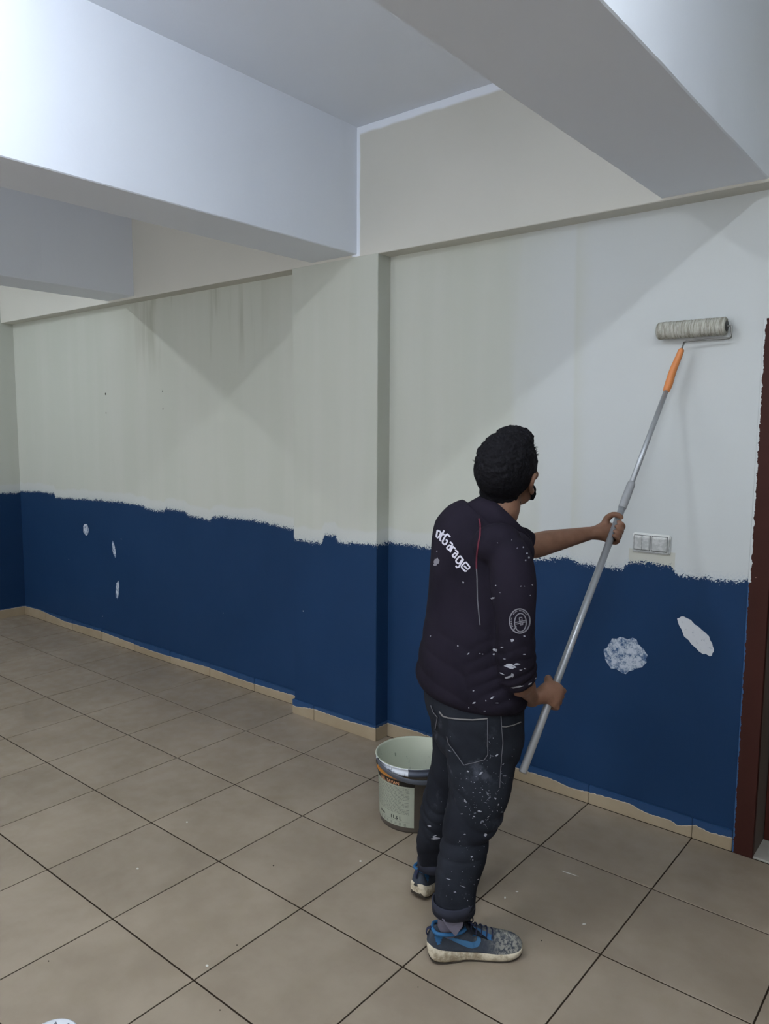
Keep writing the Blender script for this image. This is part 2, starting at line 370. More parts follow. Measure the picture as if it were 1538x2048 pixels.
# paint drips and grit on the tiles
M_DRIP = simple('dried_drip', (210, 208, 200), .7); M_GRIT = simple('grit', (60, 52, 44), .9)
for i, (px, py, a, c, m_) in enumerate([(414, 1931, 3.2, 2.4, 0), (1168, 1848, 4, 1.4, 0), (1010, 1795, 2, 2, 0), (1034, 1783, 3, 1, 0), (1140, 1747, 20, .8, 0), (275, 1737, 3, 1.5, 0), (721, 1722, 3, 1.5, 0), (97, 1922, 1.6, 1.3, 1), (547, 1731, 1.8, 1.2, 1), (474, 1890, 1.6, 1, 1), (440, 2020, 1.8, 1.3, 1), (1083, 1881, 1.6, 1.2, 1), (374, 1644, 2.2, 1.4, 0), (836, 1974, 1.4, 1, 1)]):
    b = bmesh.new(); q = [on_plane(px + a * math.cos(t * .785) * (1 - .25 * R0.random()), py + c * math.sin(t * .785) + (a * math.cos(t * .785) * .3 if a > 9 else 0), (0, 0, .0006), (0, 0, 1)) for t in range(8)]
    lo = [b.verts.new(p - Vector((0, 0, .0006))) for p in q]; hi = [b.verts.new(p) for p in q]; b.faces.new(hi)
    for t in range(8): b.faces.new((lo[t], lo[(t + 1) % 8], hi[(t + 1) % 8], hi[t]))
    obj('grit_speck' if m_ else 'paint_drip', b, M_GRIT if m_ else M_DRIP, floor)

# skirting tiles
sk = struct(empty('baseboard_back'))
def skpiece(x0, x1, y0, y1, par, h=.086):
    b = bmesh.new(); rr = R0.random() * .0012; box(b, x0 + .001, x1 - .001, y0 - rr, y1, 0, h, .002, 2); obj('skirting_tile', b, M_SKIRT, par)
def skrun(xa, xb, y, joints):
    J = [xa] + [j for j in joints if xa + .03 < j < xb - .03] + [xb]
    for p, q in zip(J[:-1], J[1:]): skpiece(p, q, y - .01, y + .003, sk)
grid = [a * .45 for a in range(-9, 12)]
skrun(X0, -.44, FW, grid); skrun(-.45, .19, FP, [-.272]); skrun(.18, 1.955, FW, grid)
skpiece(.18, .191, FP + .002, FW - .011, sk); skpiece(-.451, -.44, FP + .002, FW - .011, sk)
sl = struct(empty('baseboard_left'))
for b in range(-10, 4):
    y0, y1 = b * .45, min((b + 1) * .45, FW - .011); bm = bmesh.new(); box(bm, X0, X0 + .01, max(y0, Y0) + .001, y1 - .001, 0, .082, .002, 2); obj('skirting_tile', bm, M_SKIRT, sl)

# filler patches smoothed over knocks in the wall
def filler(name, rgb, cover):
    m = N(name, .8, .1); g = m.geo(); f = m.noise(m.mapv(g, (1, 1, 1)), 55, 4, .7)
    m.col(m.mix(m.ramp(f, cover - .12, cover + .12), lin((60, 88, 122)), lin(rgb))); m.bump(f, .2, .002); return m.m
M_F1 = filler('thin_filler', (182, 190, 200), .46); M_F2 = filler('thick_filler', (205, 208, 212), .30)
def patch(cx, cz, rx, rz, ang, mat, seed, n=26, y=FW, rough=.28):
    rr = random.Random(seed); b = bmesh.new(); ca, sa = math.cos(math.radians(ang)), math.sin(math.radians(ang)); fr, bk = [], []
    for i in range(n):
        a = 2 * math.pi * i / n; k = 1 - rough * (.5 + .5 * mnoise.noise(Vector((math.cos(a) * 1.6, math.sin(a) * 1.6, seed)))) - .12 * rr.random()
        u, v = rx * k * math.cos(a), rz * k * math.sin(a); px, pz = cx + u * ca - v * sa, cz + u * sa + v * ca
        fr.append(b.verts.new((px, y - .0012, pz))); bk.append(b.verts.new((px + .0, y + .001, pz)))
    c = b.verts.new((cx, y - .002, cz))
    for i in range(n): j = (i + 1) % n; b.faces.new((c, fr[i], fr[j])); b.faces.new((fr[i], bk[i], bk[j], fr[j]))
    return obj('filler_patch', b, mat, wb)
o = patch(1.486, .705, .118, .098, 12, M_F1, 3, 34, rough=.3); o['label'] = 'thin round smear of white filler'
o = patch(1.776, .842, .112, .048, -42, M_F2, 5, 30); o['label'] = 'thick slanting oval of white filler'
patch(-2.902, .858, .05, .058, 0, M_F1, 8, 12); patch(-2.504, .741, .024, .078, 12, M_F1, 11, 12); patch(-2.474, .432, .028, .1, -12, M_F1, 15, 12)
M_HOLE = simple('nail_hole', (60, 52, 44), .9)
for i, (cx, cz, a, c) in enumerate([(-2.551, 1.911, .007, .012), (-2.551, 1.77, .005, .008), (-1.827, 1.913, .006, .006), (-1.827, 1.79, .007, .006)]): o = patch(cx, cz, a, c, 0, M_HOLE, i, 8); o.name = 'nail_hole'

# door at the right
door = struct(empty('door_1', (2.48, FW, 0)))
def dpart(name, bx, mat, par=door, bev=.002):
    b = bmesh.new()
    for q in bx: box(b, q[0] - 2.48, q[1] - 2.48, q[2] - FW, q[3] - FW, q[4], q[5], bev)
    return obj(name, b, mat, par)
dpart('frame_post', [(1.957, 2.032, FW - .014, FW + .012, .0, 2.075)], M_FRAME)
dpart('frame_post', [(2.928, 3.003, FW - .014, FW + .012, .0, 2.075)], M_FRAME)
dpart('frame_head', [(2.032, 2.928, FW - .014, FW + .012, 2.0, 2.075)], M_FRAME)
dpart('jamb', [(2.018, 2.0318, FW + .012, FW + .2, 0, 2.03)], M_JAMB); dpart('jamb', [(2.928, 2.942, FW + .012, FW + .2, 0, 2.03)], M_JAMB)
dpart('jamb_head', [(2.03, 2.93, FW + .012, FW + .2, 2.0, 2.03)], M_JAMB)
leaf = dpart('door_leaf', [(2.034, 2.926, FW + .155, FW + .195, .008, 1.998)], M_LEAF)
hb = bmesh.new(); tube(hb, [(2.86 - 2.48, .155, 1.02, .009), (2.86 - 2.48, .105, 1.02, .009), (2.83 - 2.48, .1, 1.02, .009), (2.75 - 2.48, .1, 1.02, .008)], 10, (0, 0, 1), 3); obj('door_handle', hb, simple('handle_metal', (150, 148, 142), .35, .5, metal=.9), leaf, True)
dpart('threshold', [(2.03, 2.93, FW - .005, FW + .2, -.003, .006)], M_THRESH)
b = bmesh.new(); box(b, 2.0 , 2.96, FW + .2, FW + .25, 0, 2.06); b.free()

# wall switch
M_SW = N('switch_plastic', .35, .4); g = M_SW.obj(); x_, y_, z_ = M_SW.sep(g)
M_SW.col(M_SW.mix(M_SW.math('MULTIPLY', M_SW.ramp(M_SW.math('ADD', z_, M_SW.math('MULTIPLY', M_SW.noise(g, 90, 3), .02)), .026, .04), .8), M_SW.mix(M_SW.ramp(M_SW.noise(g, 60, 3), .45, .6), lin((166, 168, 166)), lin((184, 186, 184))), lin((226, 228, 224))))
sw = thing(empty('light_switch', (1.579, FW, 1.2)), 'white plastic double wall switch with paint smears above the blue dado', 'switch')
def rbox(b, x0, x1, y0, y1, z0, z1, r=.004): box(b, x0, x1, y0, y1, z0, z1, r, 3)
b = bmesh.new(); rbox(b, -.078, .078, -.012, 0, -.041, .041, .005); obj('switch_plate', b, M_SW.m, sw)
for x0, x1 in ((-.068, -.036), (-.035, -.004), (.006, .066)):
    b = bmesh.new(); rbox(b, x0, x1, -.0175, -.011, -.028, .03, .002); o = obj('rocker', b, M_SW.m, sw); 
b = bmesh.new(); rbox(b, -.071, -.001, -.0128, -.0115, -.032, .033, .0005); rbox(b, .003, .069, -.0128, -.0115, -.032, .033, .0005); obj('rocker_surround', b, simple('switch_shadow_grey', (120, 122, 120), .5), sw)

# ------------------------------------------------------------------ paint bucket
def bucket():
    H, RT, RB = .285, .172, .149; cx, cy = BUCK
    t = thing(empty('paint_bucket', (cx, cy, 0), 0), 'dark brown plastic paint bucket, open, white inside, behind the painter', 'bucket')
    prof = [(0, .004), (RB - .004, .004), (RB, 0.0), (RB + .001, .006), (RB + .0035, .03), (RT - .012, H - .062), (RT - .006, H - .06), (RT - .006, H - .05), (RT - .009, H - .048), (RT - .008, H - .034), (RT - .003, H - .032), (RT - .003, H - .02), (RT - .007, H - .018), (RT - .006, H - .006), (RT, H - .004), (RT, H), (RT - .005, H + .001), (RT - .009, H - .006), (RB - .004, .03), (0, .026)]
    def lathe(pr, n=64):
        b = bmesh.new(); R = []
        for r, z in pr:
            R.append([b.verts.new((r * math.cos(2 * math.pi * i / n), r * math.sin(2 * math.pi * i / n), z)) for i in range(n)] if r > 1e-6 else [b.verts.new((0, 0, z))])
        for a, c in zip(R[:-1], R[1:]):
            for i in range(n):
                j = (i + 1) % n
                if len(a) == 1: b.faces.new((a[0], c[j], c[i]))
                elif len(c) == 1: b.faces.new((a[i], a[j], c[0]))
                else: b.faces.new((a[i], a[j], c[j], c[i]))
        return b
    m = N('bucket_plastic', .4, .4); g = m.obj(); x, y, z = m.sep(g)
    base = m.mix(m.noise(g, 20, 3), lin((66, 60, 54)), lin((78, 72, 64)))
    r2 = m.math('SQRT', m.math('ADD', m.math('MULTIPLY', x, x), m.math('MULTIPLY', y, y)))
    band = m.math('MULTIPLY', m.math('GREATER_THAN', z, H - .056), m.math('LESS_THAN', z, H - .041))
    ang = m.math('ARCTAN2', y, x)
    lim = m.math('LESS_THAN', m.math('ABSOLUTE', m.math('SUBTRACT', ang, -2.05)), .95)
    base = m.mix(m.math('MULTIPLY', band, lim), base, lin((164, 108, 44)))
    wet = m.math('MULTIPLY', m.math('GREATER_THAN', z, H - .036), m.ramp(m.noise(m.mapv(g, (1, 1, .45)), 26, 3, .65), .37, .46))
    wet = m.math('MULTIPLY', wet, m.math('LESS_THAN', m.math('ABSOLUTE', m.math('SUBTRACT', ang, -2.0)), .9))
    base = m.mix(m.math('MULTIPLY', m.math('GREATER_THAN', z, H - .036), .6), base, lin((84, 96, 118)))
    base = m.mix(wet, base, lin((216, 222, 230)))
    m2 = N('bucket_inside', .4, .4); g2 = m2.obj()
    m2.col(m2.mix(m2.math('MULTIPLY', m2.ramp(m2.noise(m2.mapv(g2, (1, 1, .5)), 34, 4, .7), .62, .72), .7), lin((182, 187, 168)), lin((80, 88, 78))))
    m.col(base)
    o = obj('shell', lathe(prof), m.m, t, True); o.data.materials.append(m2.m)
    for i, p in enumerate(o.data.polygons): p.material_index = 1 if i // 64 >= 15 else 0
    b = bmesh.new(); n = 48; c = b.verts.new((0, 0, .07)); R = [b.verts.new(((RB + .0) * math.cos(2 * math.pi * i / n), (RB + .0) * math.sin(2 * math.pi * i / n), .07)) for i in range(n)]
    for i in range(n): b.faces.new((c, R[i], R[(i + 1) % n]))
    o = obj('paint', b, simple('wet_white_paint', (222, 226, 222), .25, .5, .02), t); o['label'] = 'white paint in the bottom'
    # label wrapped on the side
    def wrap(a, z, lift=.0006): r = RB + .0035 + (RT - .012 - RB - .0035) * (z - .03) / (H - .092) + lift; return Vector((r * math.cos(a), r * math.sin(a), z))
    A1 = LAB_A; A0 = A1 - 1.62
    def strip(z0, z1, a0, a1, lift, nseg=28):
        b = bmesh.new(); L = []
        for i in range(nseg + 1):
            a = a0 + (a1 - a0) * i / nseg; L.append([b.verts.new(wrap(a, z0, lift)), b.verts.new(wrap(a, z1, lift))])
        for p, q in zip(L[:-1], L[1:]): b.faces.new((p[0], q[0], q[1], p[1]))
        return b
    lab = obj('label_sheet', strip(.024, H - .083, A0, A1, .0006), simple('label_paper', (158, 162, 146), .5, .2, .06, 60), t)
    top = obj('label_band', strip(H - .083, H - .063, A0, A1 + .01, .0007), simple('black_print', (24, 18, 14), .5), t)
    def text(s, size, a_right, z, mat, par, bold=0.0, lift=.0012, nm='lettering', sx=1.0):
        cu = bpy.data.curves.new('txt', 'FONT'); cu.body = s; cu.size = size; cu.align_x = 'RIGHT'; cu.offset = bold; cu.resolution_u = 3
        o = bpy.data.objects.new('txt', cu); col.objects.link(o); dg = bpy.context.evaluated_depsgraph_get(); dg.update()
        me = bpy.data.meshes.new_from_object(o.evaluated_get(dg)); bpy.data.objects.remove(o)
        for v in me.vertices: v.co = wrap(a_right + v.co.x * sx / .145, z + v.co.y, lift)
        me.name = nm; return link(nm, me, mat, par)
    text('GEL TAVAN', .0185, A1 - .40, H - .080, simple('orange_print', (206, 150, 110), .5), top, .0004)
    ink = simple('dark_print', (34, 34, 32), .6)
    text('11.5 L', .021, A1 - .34, .052, ink, lab, .0006); text('Volume', .0125, A1 - .93, .054, ink, lab, .0005)
    grey = simple('grey_print', (112, 116, 106), .6); b = bmesh.new(); rr = random.Random(4)
    for i in range(19):
        z = H - .093 - i * .0062
        if z < .078: break
        a1 = A1 - .12 - (.25 * rr.random() if i % 5 == 4 else .03 * rr.random()); a = a1
        while a > A0 + .15:
            w_ = .03 + .09 * rr.random(); L = []
            for k in range(4):
                aa = a - w_ * k / 3; L.append((b.verts.new(wrap(aa, z, .0011)), b.verts.new(wrap(aa, z + .0022, .0011))))
            for p, q in zip(L[:-1], L[1:]): b.faces.new((p[0], q[0], q[1], p[1]))
            a -= w_ + .018
    o = obj('small_print', b, grey, lab); o['kind'] = 'stuff'
    b = bmesh.new()
    for i in range(8):   # row of care symbols
        a = A1 - .22 - i * .14; s = .055; z0 = .0285
        for (u0, v0, u1, v1) in ((0, 0, 1, .15), (0, .85, 1, 1), (0, 0, .15, 1), (.85, 0, 1, 1), (.35, .3, .65, .7)):
            b.faces.new([b.verts.new(wrap(a - s + s * u, z0 + .011 * v, .0012)) for u, v in ((u0, v0), (u1, v0), (u1, v1), (u0, v1))])
    obj('symbol_row', b, grey, lab)
    obj('rule', strip(.0455, .0463, A0 + .1, A1 - .12, .0011), grey, lab)
    # handle resting along the rim on the near side
    b = bmesh.new(); pts = []
    for i in range(25):
        u = i / 24; a = HAND_A + math.pi * (u - .5) * 1.0; r = RT + .004 + .008 * math.sin(math.pi * u); dz = -.006 - .046 * math.sin(math.pi * u)
        pts.append((r * math.cos(a), r * math.sin(a), H + dz, .0105, .0022))
    tube(b, pts, 10, (0, 0, 1), 1); obj('handle', b, simple('handle_plastic', (78, 82, 90), .4, .4), t, True)
    M_LUG = simple('lug_plastic', (60, 58, 56), .4)
    for a in (HAND_A - math.pi / 2, HAND_A + math.pi / 2):
        b = bmesh.new(); rot = Matrix.Rotation(a, 3, 'Z'); ell(b, rot @ Vector((RT + .001, 0, H - .012)), (.007, .014, .014), rot, 12)
        obj('handle_lug', b, M_LUG, t, True)
rim = on_plane(831, 1504, (0, 0, .285), (0, 0, 1)); BUCK = (rim.x, rim.y)
cdir = math.atan2(CAM.y - rim.y, CAM.x - rim.x)   # towards the camera
LAB_A = cdir - .02; HAND_A = cdir + .42
bucket()

# small white tub at the bottom left
def tub():
    c = on_plane(104, 2075, (0, 0, .03), (0, 0, 1)); t = thing(empty('plastic_tub', (c.x, c.y, 0), .4), 'small white round plastic tub with dark leaf marks, bottom left corner', 'tub')
    n = 40; pr = [(0, .0), (.05, .0), (.058, .004), (.063, .024), (.066, .025), (.0665, .03), (.062, .0315), (.059, .029), (.0, .0285)]
    b = bmesh.new(); R = [[b.verts.new((max(r, .0005) * math.cos(2 * math.pi * i / n), max(r, .0005) * math.sin(2 * math.pi * i / n), z)) for i in range(n)] for r, z in pr]
    for a, d in zip(R[:-1], R[1:]):
        for i in range(n): j = (i + 1) % n; b.faces.new((a[i], a[j], d[j], d[i]))
    obj('tub_shell', b, simple('white_plastic', (204, 208, 214), .35, .4, .02), t, True)
    b = bmesh.new()
    for i in range(9):
        a = i * 2 * math.pi / 9; u = Vector((math.cos(a), math.sin(a), 0)); v = Vector((-u.y, u.x, 0)); z = Vector((0, 0, .0292))
        b.faces.new([b.verts.new(p) for p in (u * .018 + z, u * .040 + v * .008 + z, u * .0585 + z, u * .040 - v * .008 + z)])
    obj('leaf_mark', b, simple('leaf_print', (96, 98, 104), .5), t)
tub()

# ================================================================== the painter
PERS = empty('person'); PERS.matrix_world = MW
thing(PERS, 'person seen from behind in dark paint-spattered jacket and jeans, rolling paint up the wall', 'person')
A = lambda px, py, t: at(px, py, t)
def row(p, *r): return (p.x, p.y, p.z) + r
# pole line: from its free lower end up to the roller frame
PB = A(1045, 1545, -.12); PT = MWI @ on_plane(1335, 775, (0, 1.72, 0), (0, 1, 0))
PD = (PT - PB).normalized()
def pole_at(py):
    lo, hi = 0., 1.
    for _ in range(40):
        m = (lo + hi) / 2; p = PB.lerp(PT, m) - CAML; y = p.z - 0
        q = MW.to_3x3() @ p; v = 1024 - F_PX * q.dot(CU) / q.dot(CF)
        if v > py: lo = m
        else: hi = m
    return PB.lerp(PT, lo)
HR = pole_at(1392); HL = pole_at(1062)

# --- materials
def skin_mat():
    m = N('skin', .55, .3); g = m.obj()
    m.col(m.mix(m.ramp(m.noise(g, 14, 4), .3, .7), lin((108, 77, 60)), lin((126, 93, 75)))); m.bump(m.noise(g, 160, 3), .15, .001)
    m.b.inputs['Subsurface Weight'].default_value = .08; m.b.inputs['Subsurface Radius'].default_value = (.01, .004, .002); return m.m
M_SKIN = skin_mat()
def cloth(name, a, b, dust, dsc=9, cover=.62, rough=.9, weave=700):
    m = N(name, rough, .12); g = m.obj(); base = m.mix(m.ramp(m.noise(g, 6, 4), .3, .7), lin(a), lin(b))
    d = m.math('MULTIPLY', m.ramp(m.noise(g, dsc, 5, .65), cover, cover + .16), .5); x, y, z = m.sep(g)
    d = m.math('MULTIPLY', d, m.ramp(m.noise(m.mapv(g, (1, 1, 1), (3, 1, 2)), 2.2, 1), .4, .6))
    m.col(m.mix(d, base, lin(dust))); m.bump(m.noise(g, weave, 2), .2, .0008); return m.m
M_JACK = cloth('jacket_cloth', (21, 18, 27), (29, 25, 35), (62, 58, 66), 14, .66)
M_JEAN = cloth('denim', (23, 25, 31), (36, 39, 46), (86, 90, 100), 11, .58)
M_CUFF = cloth('denim_turnup', (40, 42, 52), (52, 54, 64), (80, 80, 86))
M_SEAM = simple('seam_thread', (92, 92, 98), .8)
M_RED = simple('red_piping', (92, 30, 46), .7)
M_PRINT = simple('white_print', (205, 202, 214), .6); M_GPRINT = simple('grey_print_badge', (128, 126, 134), .6)
M_SPLAT = simple('dried_white_paint', (168, 170, 178), .8, .2, .25, 60); M_SPLAT2 = simple('faint_dried_paint', (122, 126, 136), .9, .1, .3, 60)
M_DUST = simple('paint_smudge', (84, 86, 96), .9)
M_HAIR = N('black_hair', .7, .12); M_HAIR.col(M_HAIR.mix(M_HAIR.noise(M_HAIR.mapv(M_HAIR.obj(), (1, 1, .3)), 120, 3), lin((7, 7, 10)), lin((20, 19, 24)))); M_HAIR.bump(M_HAIR.noise(M_HAIR.obj(), 150, 4, .7), .8, .004); M_HAIR = M_HAIR.m
M_STUB = simple('clipped_nape_hair', (34, 24, 22), .8, .1, .2, 200)

# --- body skeleton (painter's frame)
HC = A(1016, 945, .02)                              # centre of the skull
NB = A(992, 1040, .0)
SHL = A(908, 1078, .12); SHR = A(1012, 1088, -.15)
FW_ = Vector((.62, .78, 0)).normalized()
ELR = A(1036, 1352, -.17); WRR = HR + Vector((-.075, -.045, .004))
ELL = A(1060, 1092, .20); WRL = HL + Vector((-.085, .015, -.012))

def hand(bm, C, D, wrist, side, roll, back):
    """fingers closed round the pole. C centre on the pole, D pole direction (towards the thumb), roll = angle of the knuckles about the pole"""
    ax = D.normalized(); toW = (wrist - C); toW = (toW - ax * toW.dot(ax)).normalized(); e2 = ax.cross(toW)
    def P(ang, r, h): a = math.radians(ang); return C + toW * (math.cos(a) * r) + e2 * (math.sin(a) * r * side) + ax * h
    R = .014
    # palm: a slab wrapping one side of the pole
    tube(bm, [row(wrist, .022, .030), row(wrist.lerp(P(35, .034, 0), .45), .026, .032), row(P(40, .034, .0), .040, .020), row(P(85, .031, .0), .040, .014), row(P(105, .029, 0), .038, .011)], 16, ax, 4)
    for i, (h, L, r) in enumerate(((.029, 1.0, .0090), (.0095, 1.06, .0094), (-.0105, 1.0, .0090), (-.029, .86, .0080))):
        pts = [P(85, .030, h * .95), P(118, .032, h), P(150, .028, h), P(190, .0255, h), P(225 * (.94 + .06 * L), .0245, h), P(252 * (.9 + .1 * L), .0235, h)]
        rr = [r * 1.05, r * 1.08, r, r * .98, r * .93, r * .82]
        tube(bm, [row(p, q) for p, q in zip(pts, rr)], 10, ax, 3)
    pts = [P(20, .040, .020), P(0, .036, .040), P(-40, .028, .052), P(-85, .0265, .052), P(-118, .0255, .050)]
    tube(bm, [row(p, q) for p, q in zip(pts, (.016, .0135, .011, .0105, .0085))], 10, ax, 3)

# --- head frame: x right ear, y face, z crown
look = Vector((.56, .75, .40)).normalized(); upv = Vector((.12, -.10, 1)); rt = look.cross(upv).normalized(); hu = rt.cross(look)
HM = Matrix((rt, look, hu)).transposed(); HS = 1.10
def H(x, y, z): return HC + HM @ Vector((x, y, z)) * HS
HSM = HM @ Matrix.Diagonal((HS, HS, HS))
bm = bmesh.new()
ell(bm, H(0, -.012, .022), (.074, .094, .086), HSM, 28)
ell(bm, H(0, .028, -.03), (.062, .068, .082), HSM, 24)
ell(bm, H(0, .060, -.088), (.036, .030, .024), HSM, 20)           # chin
for s in (-1, 1):
    ell(bm, H(s * .048, .018, -.068), (.016, .05, .026), HSM, 16)   # jaw
    ell(bm, H(s * .042, .066, -.030), (.022, .022, .018), HSM, 16)  # cheekbone
    ell(bm, H(s * .030, .087, .012), (.024, .010, .008), HSM, 12)   # brow
ell(bm, H(0, .098, -.075), (.024, .010, .012), HSM, 14)
tube(bm, [row(H(0, .088, .004), .008), row(H(0, .104, -.022), .010), row(H(0, .112, -.038), .013), row(H(0, .098, -.048), .010)], 10, HM @ Vector((1, 0, 0)))
for s in (-1, 1): ell(bm, H(s * .012, .098, -.042), (.009, .010, .008), HSM, 10)
# ears
for s in (-1, 1):
    pts = [(s * .075, -.008, -.040), (s * .081, -.022, -.020), (s * .088, -.028, .002), (s * .088, -.014, .016), (s * .081, .002, .008)]
    tube(bm, [row(H(*p), .0072) for p in pts], 8, HM @ Vector((0, 0, 1)), 3)
    ell(bm, H(s * .0755, -.010, -.012), (.007, .016, .025), HSM, 12); ell(bm, H(s * .077, -.006, -.041), (.007, .009, .012), HSM, 12)
# neck, trunk and limbs under the clothes
tube(bm, [row(H(0, -.03, -.045), .056, .058), row(A(1004, 1015, .005), .057, .060), row(NB, .064, .066), row(A(980, 1085, 0), .08, .12)], 24, (1, 0, 0))
tube(bm, [row(A(975, 1075, 0), .09, .10), row(A(960, 1160, 0), .125, .12), row(A(955, 1290, 0), .11, .11), row(A(950, 1390, 0), .115, .11), row(A(950, 1450, 0), .10, .10)], 24, (1, 0, 0))
tube(bm, [row(SHR, .035), row(SHR.lerp(ELR, .5), .042), row(ELR, .038), row(ELR.lerp(WRR, .35), .040, .038), row(ELR.lerp(WRR, .8), .028), row(WRR, .024, .029)], 18, PD)
tube(bm, [row(SHL, .035), row(SHL.lerp(ELL, .6), .040), row(ELL, .044), row(ELL.lerp(WRL, .3), .042), row(ELL.lerp(WRL, .7), .032), row(WRL, .025, .031)], 18, PD)
hand(bm, HR, PD, WRR, 1, 0, None); hand(bm, HL, PD, WRL, -1, 0, None)
HIPR, HIPL = A(968, 1470, -.07), A(925, 1460, .07)
KNR, KNL = A(952, 1612, -.09), A(885, 1600, .10)
ANR, ANL = Vector((-.050, -.148, .125)), Vector((-.101, .191, .13))
tube(bm, [row(HIPR, .07), row(KNR, .052), row(ANR, .026)], 16, (1, 0, 0)); tube(bm, [row(HIPL, .07), row(KNL, .05), row(ANL, .026)], 16, (1, 0, 0))
fl = Vector((.62, .78, 0)).normalized()
body = remeshed('body', bm, .0036, 3, M_SKIN, PERS)
for s in (-1, 1):
    b = bmesh.new(); ell(b, H(s * .030, .082, -.006), (.012, .012, .012), HSM, 14); obj('eye', b, simple('eye_white', (190, 185, 180), .3, .5), PERS, True)
    b = bmesh.new(); tube(b, [row(H(s * .014, .0985, .014), .0028), row(H(s * .03, .0985, .020), .0032), row(H(s * .046, .088, .014), .0022)], 6, HM @ Vector((0, 0, 1))); obj('eyebrow', b, M_HAIR, PERS, True)
b = bmesh.new(); tube(b, [row(H(-.022, .104, -.064), .003), row(H(0, .110, -.0625), .0042), row(H(.022, .104, -.064), .003)], 8, HM @ Vector((0, 0, 1))); tube(b, [row(H(-.02, .104, -.070), .003), row(H(0, .109, -.071), .005), row(H(.02, .104, -.070), .003)], 8, HM @ Vector((0, 0, 1)))
obj('lips', b, simple('lip_skin', (120, 66, 60), .5), PERS, True)

# --- hair: a cap of hair over skull and nape, cut by a hairline
bm = bmesh.new()
ell(bm, H(0, -.014, .028), (.086, .107, .101), HSM, 28)
ell(bm, H(-.004, -.046, -.044), (.060, .056, .062), HSM, 24)
ell(bm, H(0, .042, .090), (.058, .044, .034), HSM, 20)      # brushed-up fringe
HMI = HM.transposed()
def hairfn(co, no):
    out = co.copy(); hc = np.array(HC); M3 = np.array(HMI)
    q = (co - hc) @ M3.T / HS
    for i in range(len(co)):
        v = Vector(co[i]); x, y, z = q[i]
        n = mnoise.noise(v * 55) * .0030 + mnoise.noise(v * 130) * .0022
        top = max(0, min(1, (z - .02) / .06)); n *= .5 + 1.1 * top
        # below the hairline sink the cap under the skin
        line = -.104 if y < -.05 else (-.104 + (y + .05) / .07 * .091 if y < .02 else (-.013 + (y - .02) / .035 * .06 if y < .055 else .047 + (y - .055) * .6))
        if abs(x) > .045 and -.05 < y < .022: line = max(line, -.046 + (y + .05) * .7)
        d = z - line
        if d < 0: n -= min(.030, -d * 1.0 + .004)
        elif d < .02: n -= .004 * (1 - d / .02)
        out[i] += no[i] * n
    return out
remeshed('hair', bm, .0032, 2, M_HAIR, PERS, hairfn)
# short tufts on the crown
bm = bmesh.new(); rr = random.Random(3)
for i in range(900):
    u = rr.uniform(-1, 1); v_ = rr.uniform(-.9, 1.0)
    x, y = .074 * u, -.01 + .092 * v_; k = 1 - (x / .086) ** 2 - ((y + .014) / .106) ** 2
    if k <= .02: continue
    z = .026 + .096 * math.sqrt(k); p = H(x, y, z - .003); nn = (HM @ Vector((x / .0074, (y + .014) / .0112, (z - .026) / .0092)).normalized())
    t_ = (HM @ Vector((rr.uniform(-.6, .6), rr.uniform(.1, 1.2), rr.uniform(-.1, .3)))); L = rr.uniform(.006, .013); q = p + nn * L * .8 + t_ * L * .6; w_ = nn.cross(t_).normalized() * .0014
    a, b_, c = bm.verts.new(p - w_), bm.verts.new(p + w_), bm.verts.new(q); bm.faces.new((a, b_, c))
o = obj('hair_tuft', bm, M_HAIR, PERS); o['kind'] = 'stuff'
# beard along the jaw
bm = bmesh.new()
pts = [(s * x, y, z) for s, x, y, z in ((1, .070, .012, -.045), (1, .062, .030, -.075), (1, .040, .066, -.098), (1, 0, .090, -.104))]
L = [(.071, .012, -.040), (.064, .028, -.068), (.046, .058, -.092), (.022, .082, -.103), (0, .090, -.104), (-.022, .082, -.103), (-.046, .058, -.092), (-.064, .028, -.068), (-.071, .012, -.040)]
tube(bm, [row(H(*p), r, .010) for p, r in zip(L, (.008, .014, .019, .020, .020, .020, .019, .014, .008))], 12, HM @ Vector((0, 0, 1)))
def rough(amp, sc_):
    def f(co, no):
        out = co.copy()
        for i in range(len(co)): v = Vector(co[i]); out[i] += no[i] * (mnoise.noise(v * sc_) * amp)
        return out
    return f
remeshed('beard', bm, .0032, 2, M_HAIR, PERS, rough(.003, 90))
# clipped hair low on the nape
bm = bmesh.new(); ell(bm, H(0, -.046, -.068), (.058, .050, .038), HSM, 24); remeshed('nape_hair', bm, .004, 1, M_STUB, PERS, rough(.001, 90))

# --- jacket
def ring_rows(data, tc=0.0):
    """(py, left px, right px[, t centre, side/depth]) -> horizontal rings turned with the trunk"""
    out = []
    for py, xl, xr, tt, dep, tilt in (map(float, q) for q in spline(data, 4)):
        a = A(xl, py, tt); b = A(xr, py, tt); c = (a + b) / 2; e = (b - a).length / 2
        out.append((c, e, e * dep, tilt))
    return out
def horiz_loft(bm, rows_, ang=38, n=40):
    rings = []; f = Vector((math.cos(math.radians(ang)), math.sin(math.radians(ang)), 0)); s_ = Vector((-f.y, f.x, 0))
    for c, e, d, tilt in rows_:
        # ellipse with half extent e in the picture direction: side 1.18e, depth .84e
        side, depth = 1.16 * e * d / e, .86 * e * d / e; ring = []
        k = e / math.sqrt((depth * f.x) ** 2 + (side * s_.x) ** 2)
        for j in range(n):
            a = 2 * math.pi * j / n; v = f * (depth * k * math.cos(a)) + s_ * (side * k * math.sin(a)); ring.append(c + v + Vector((0, 0, tilt * v.x)))
        rings.append(ring)
    rings_to_mesh(bm, rings)
bm = bmesh.new()
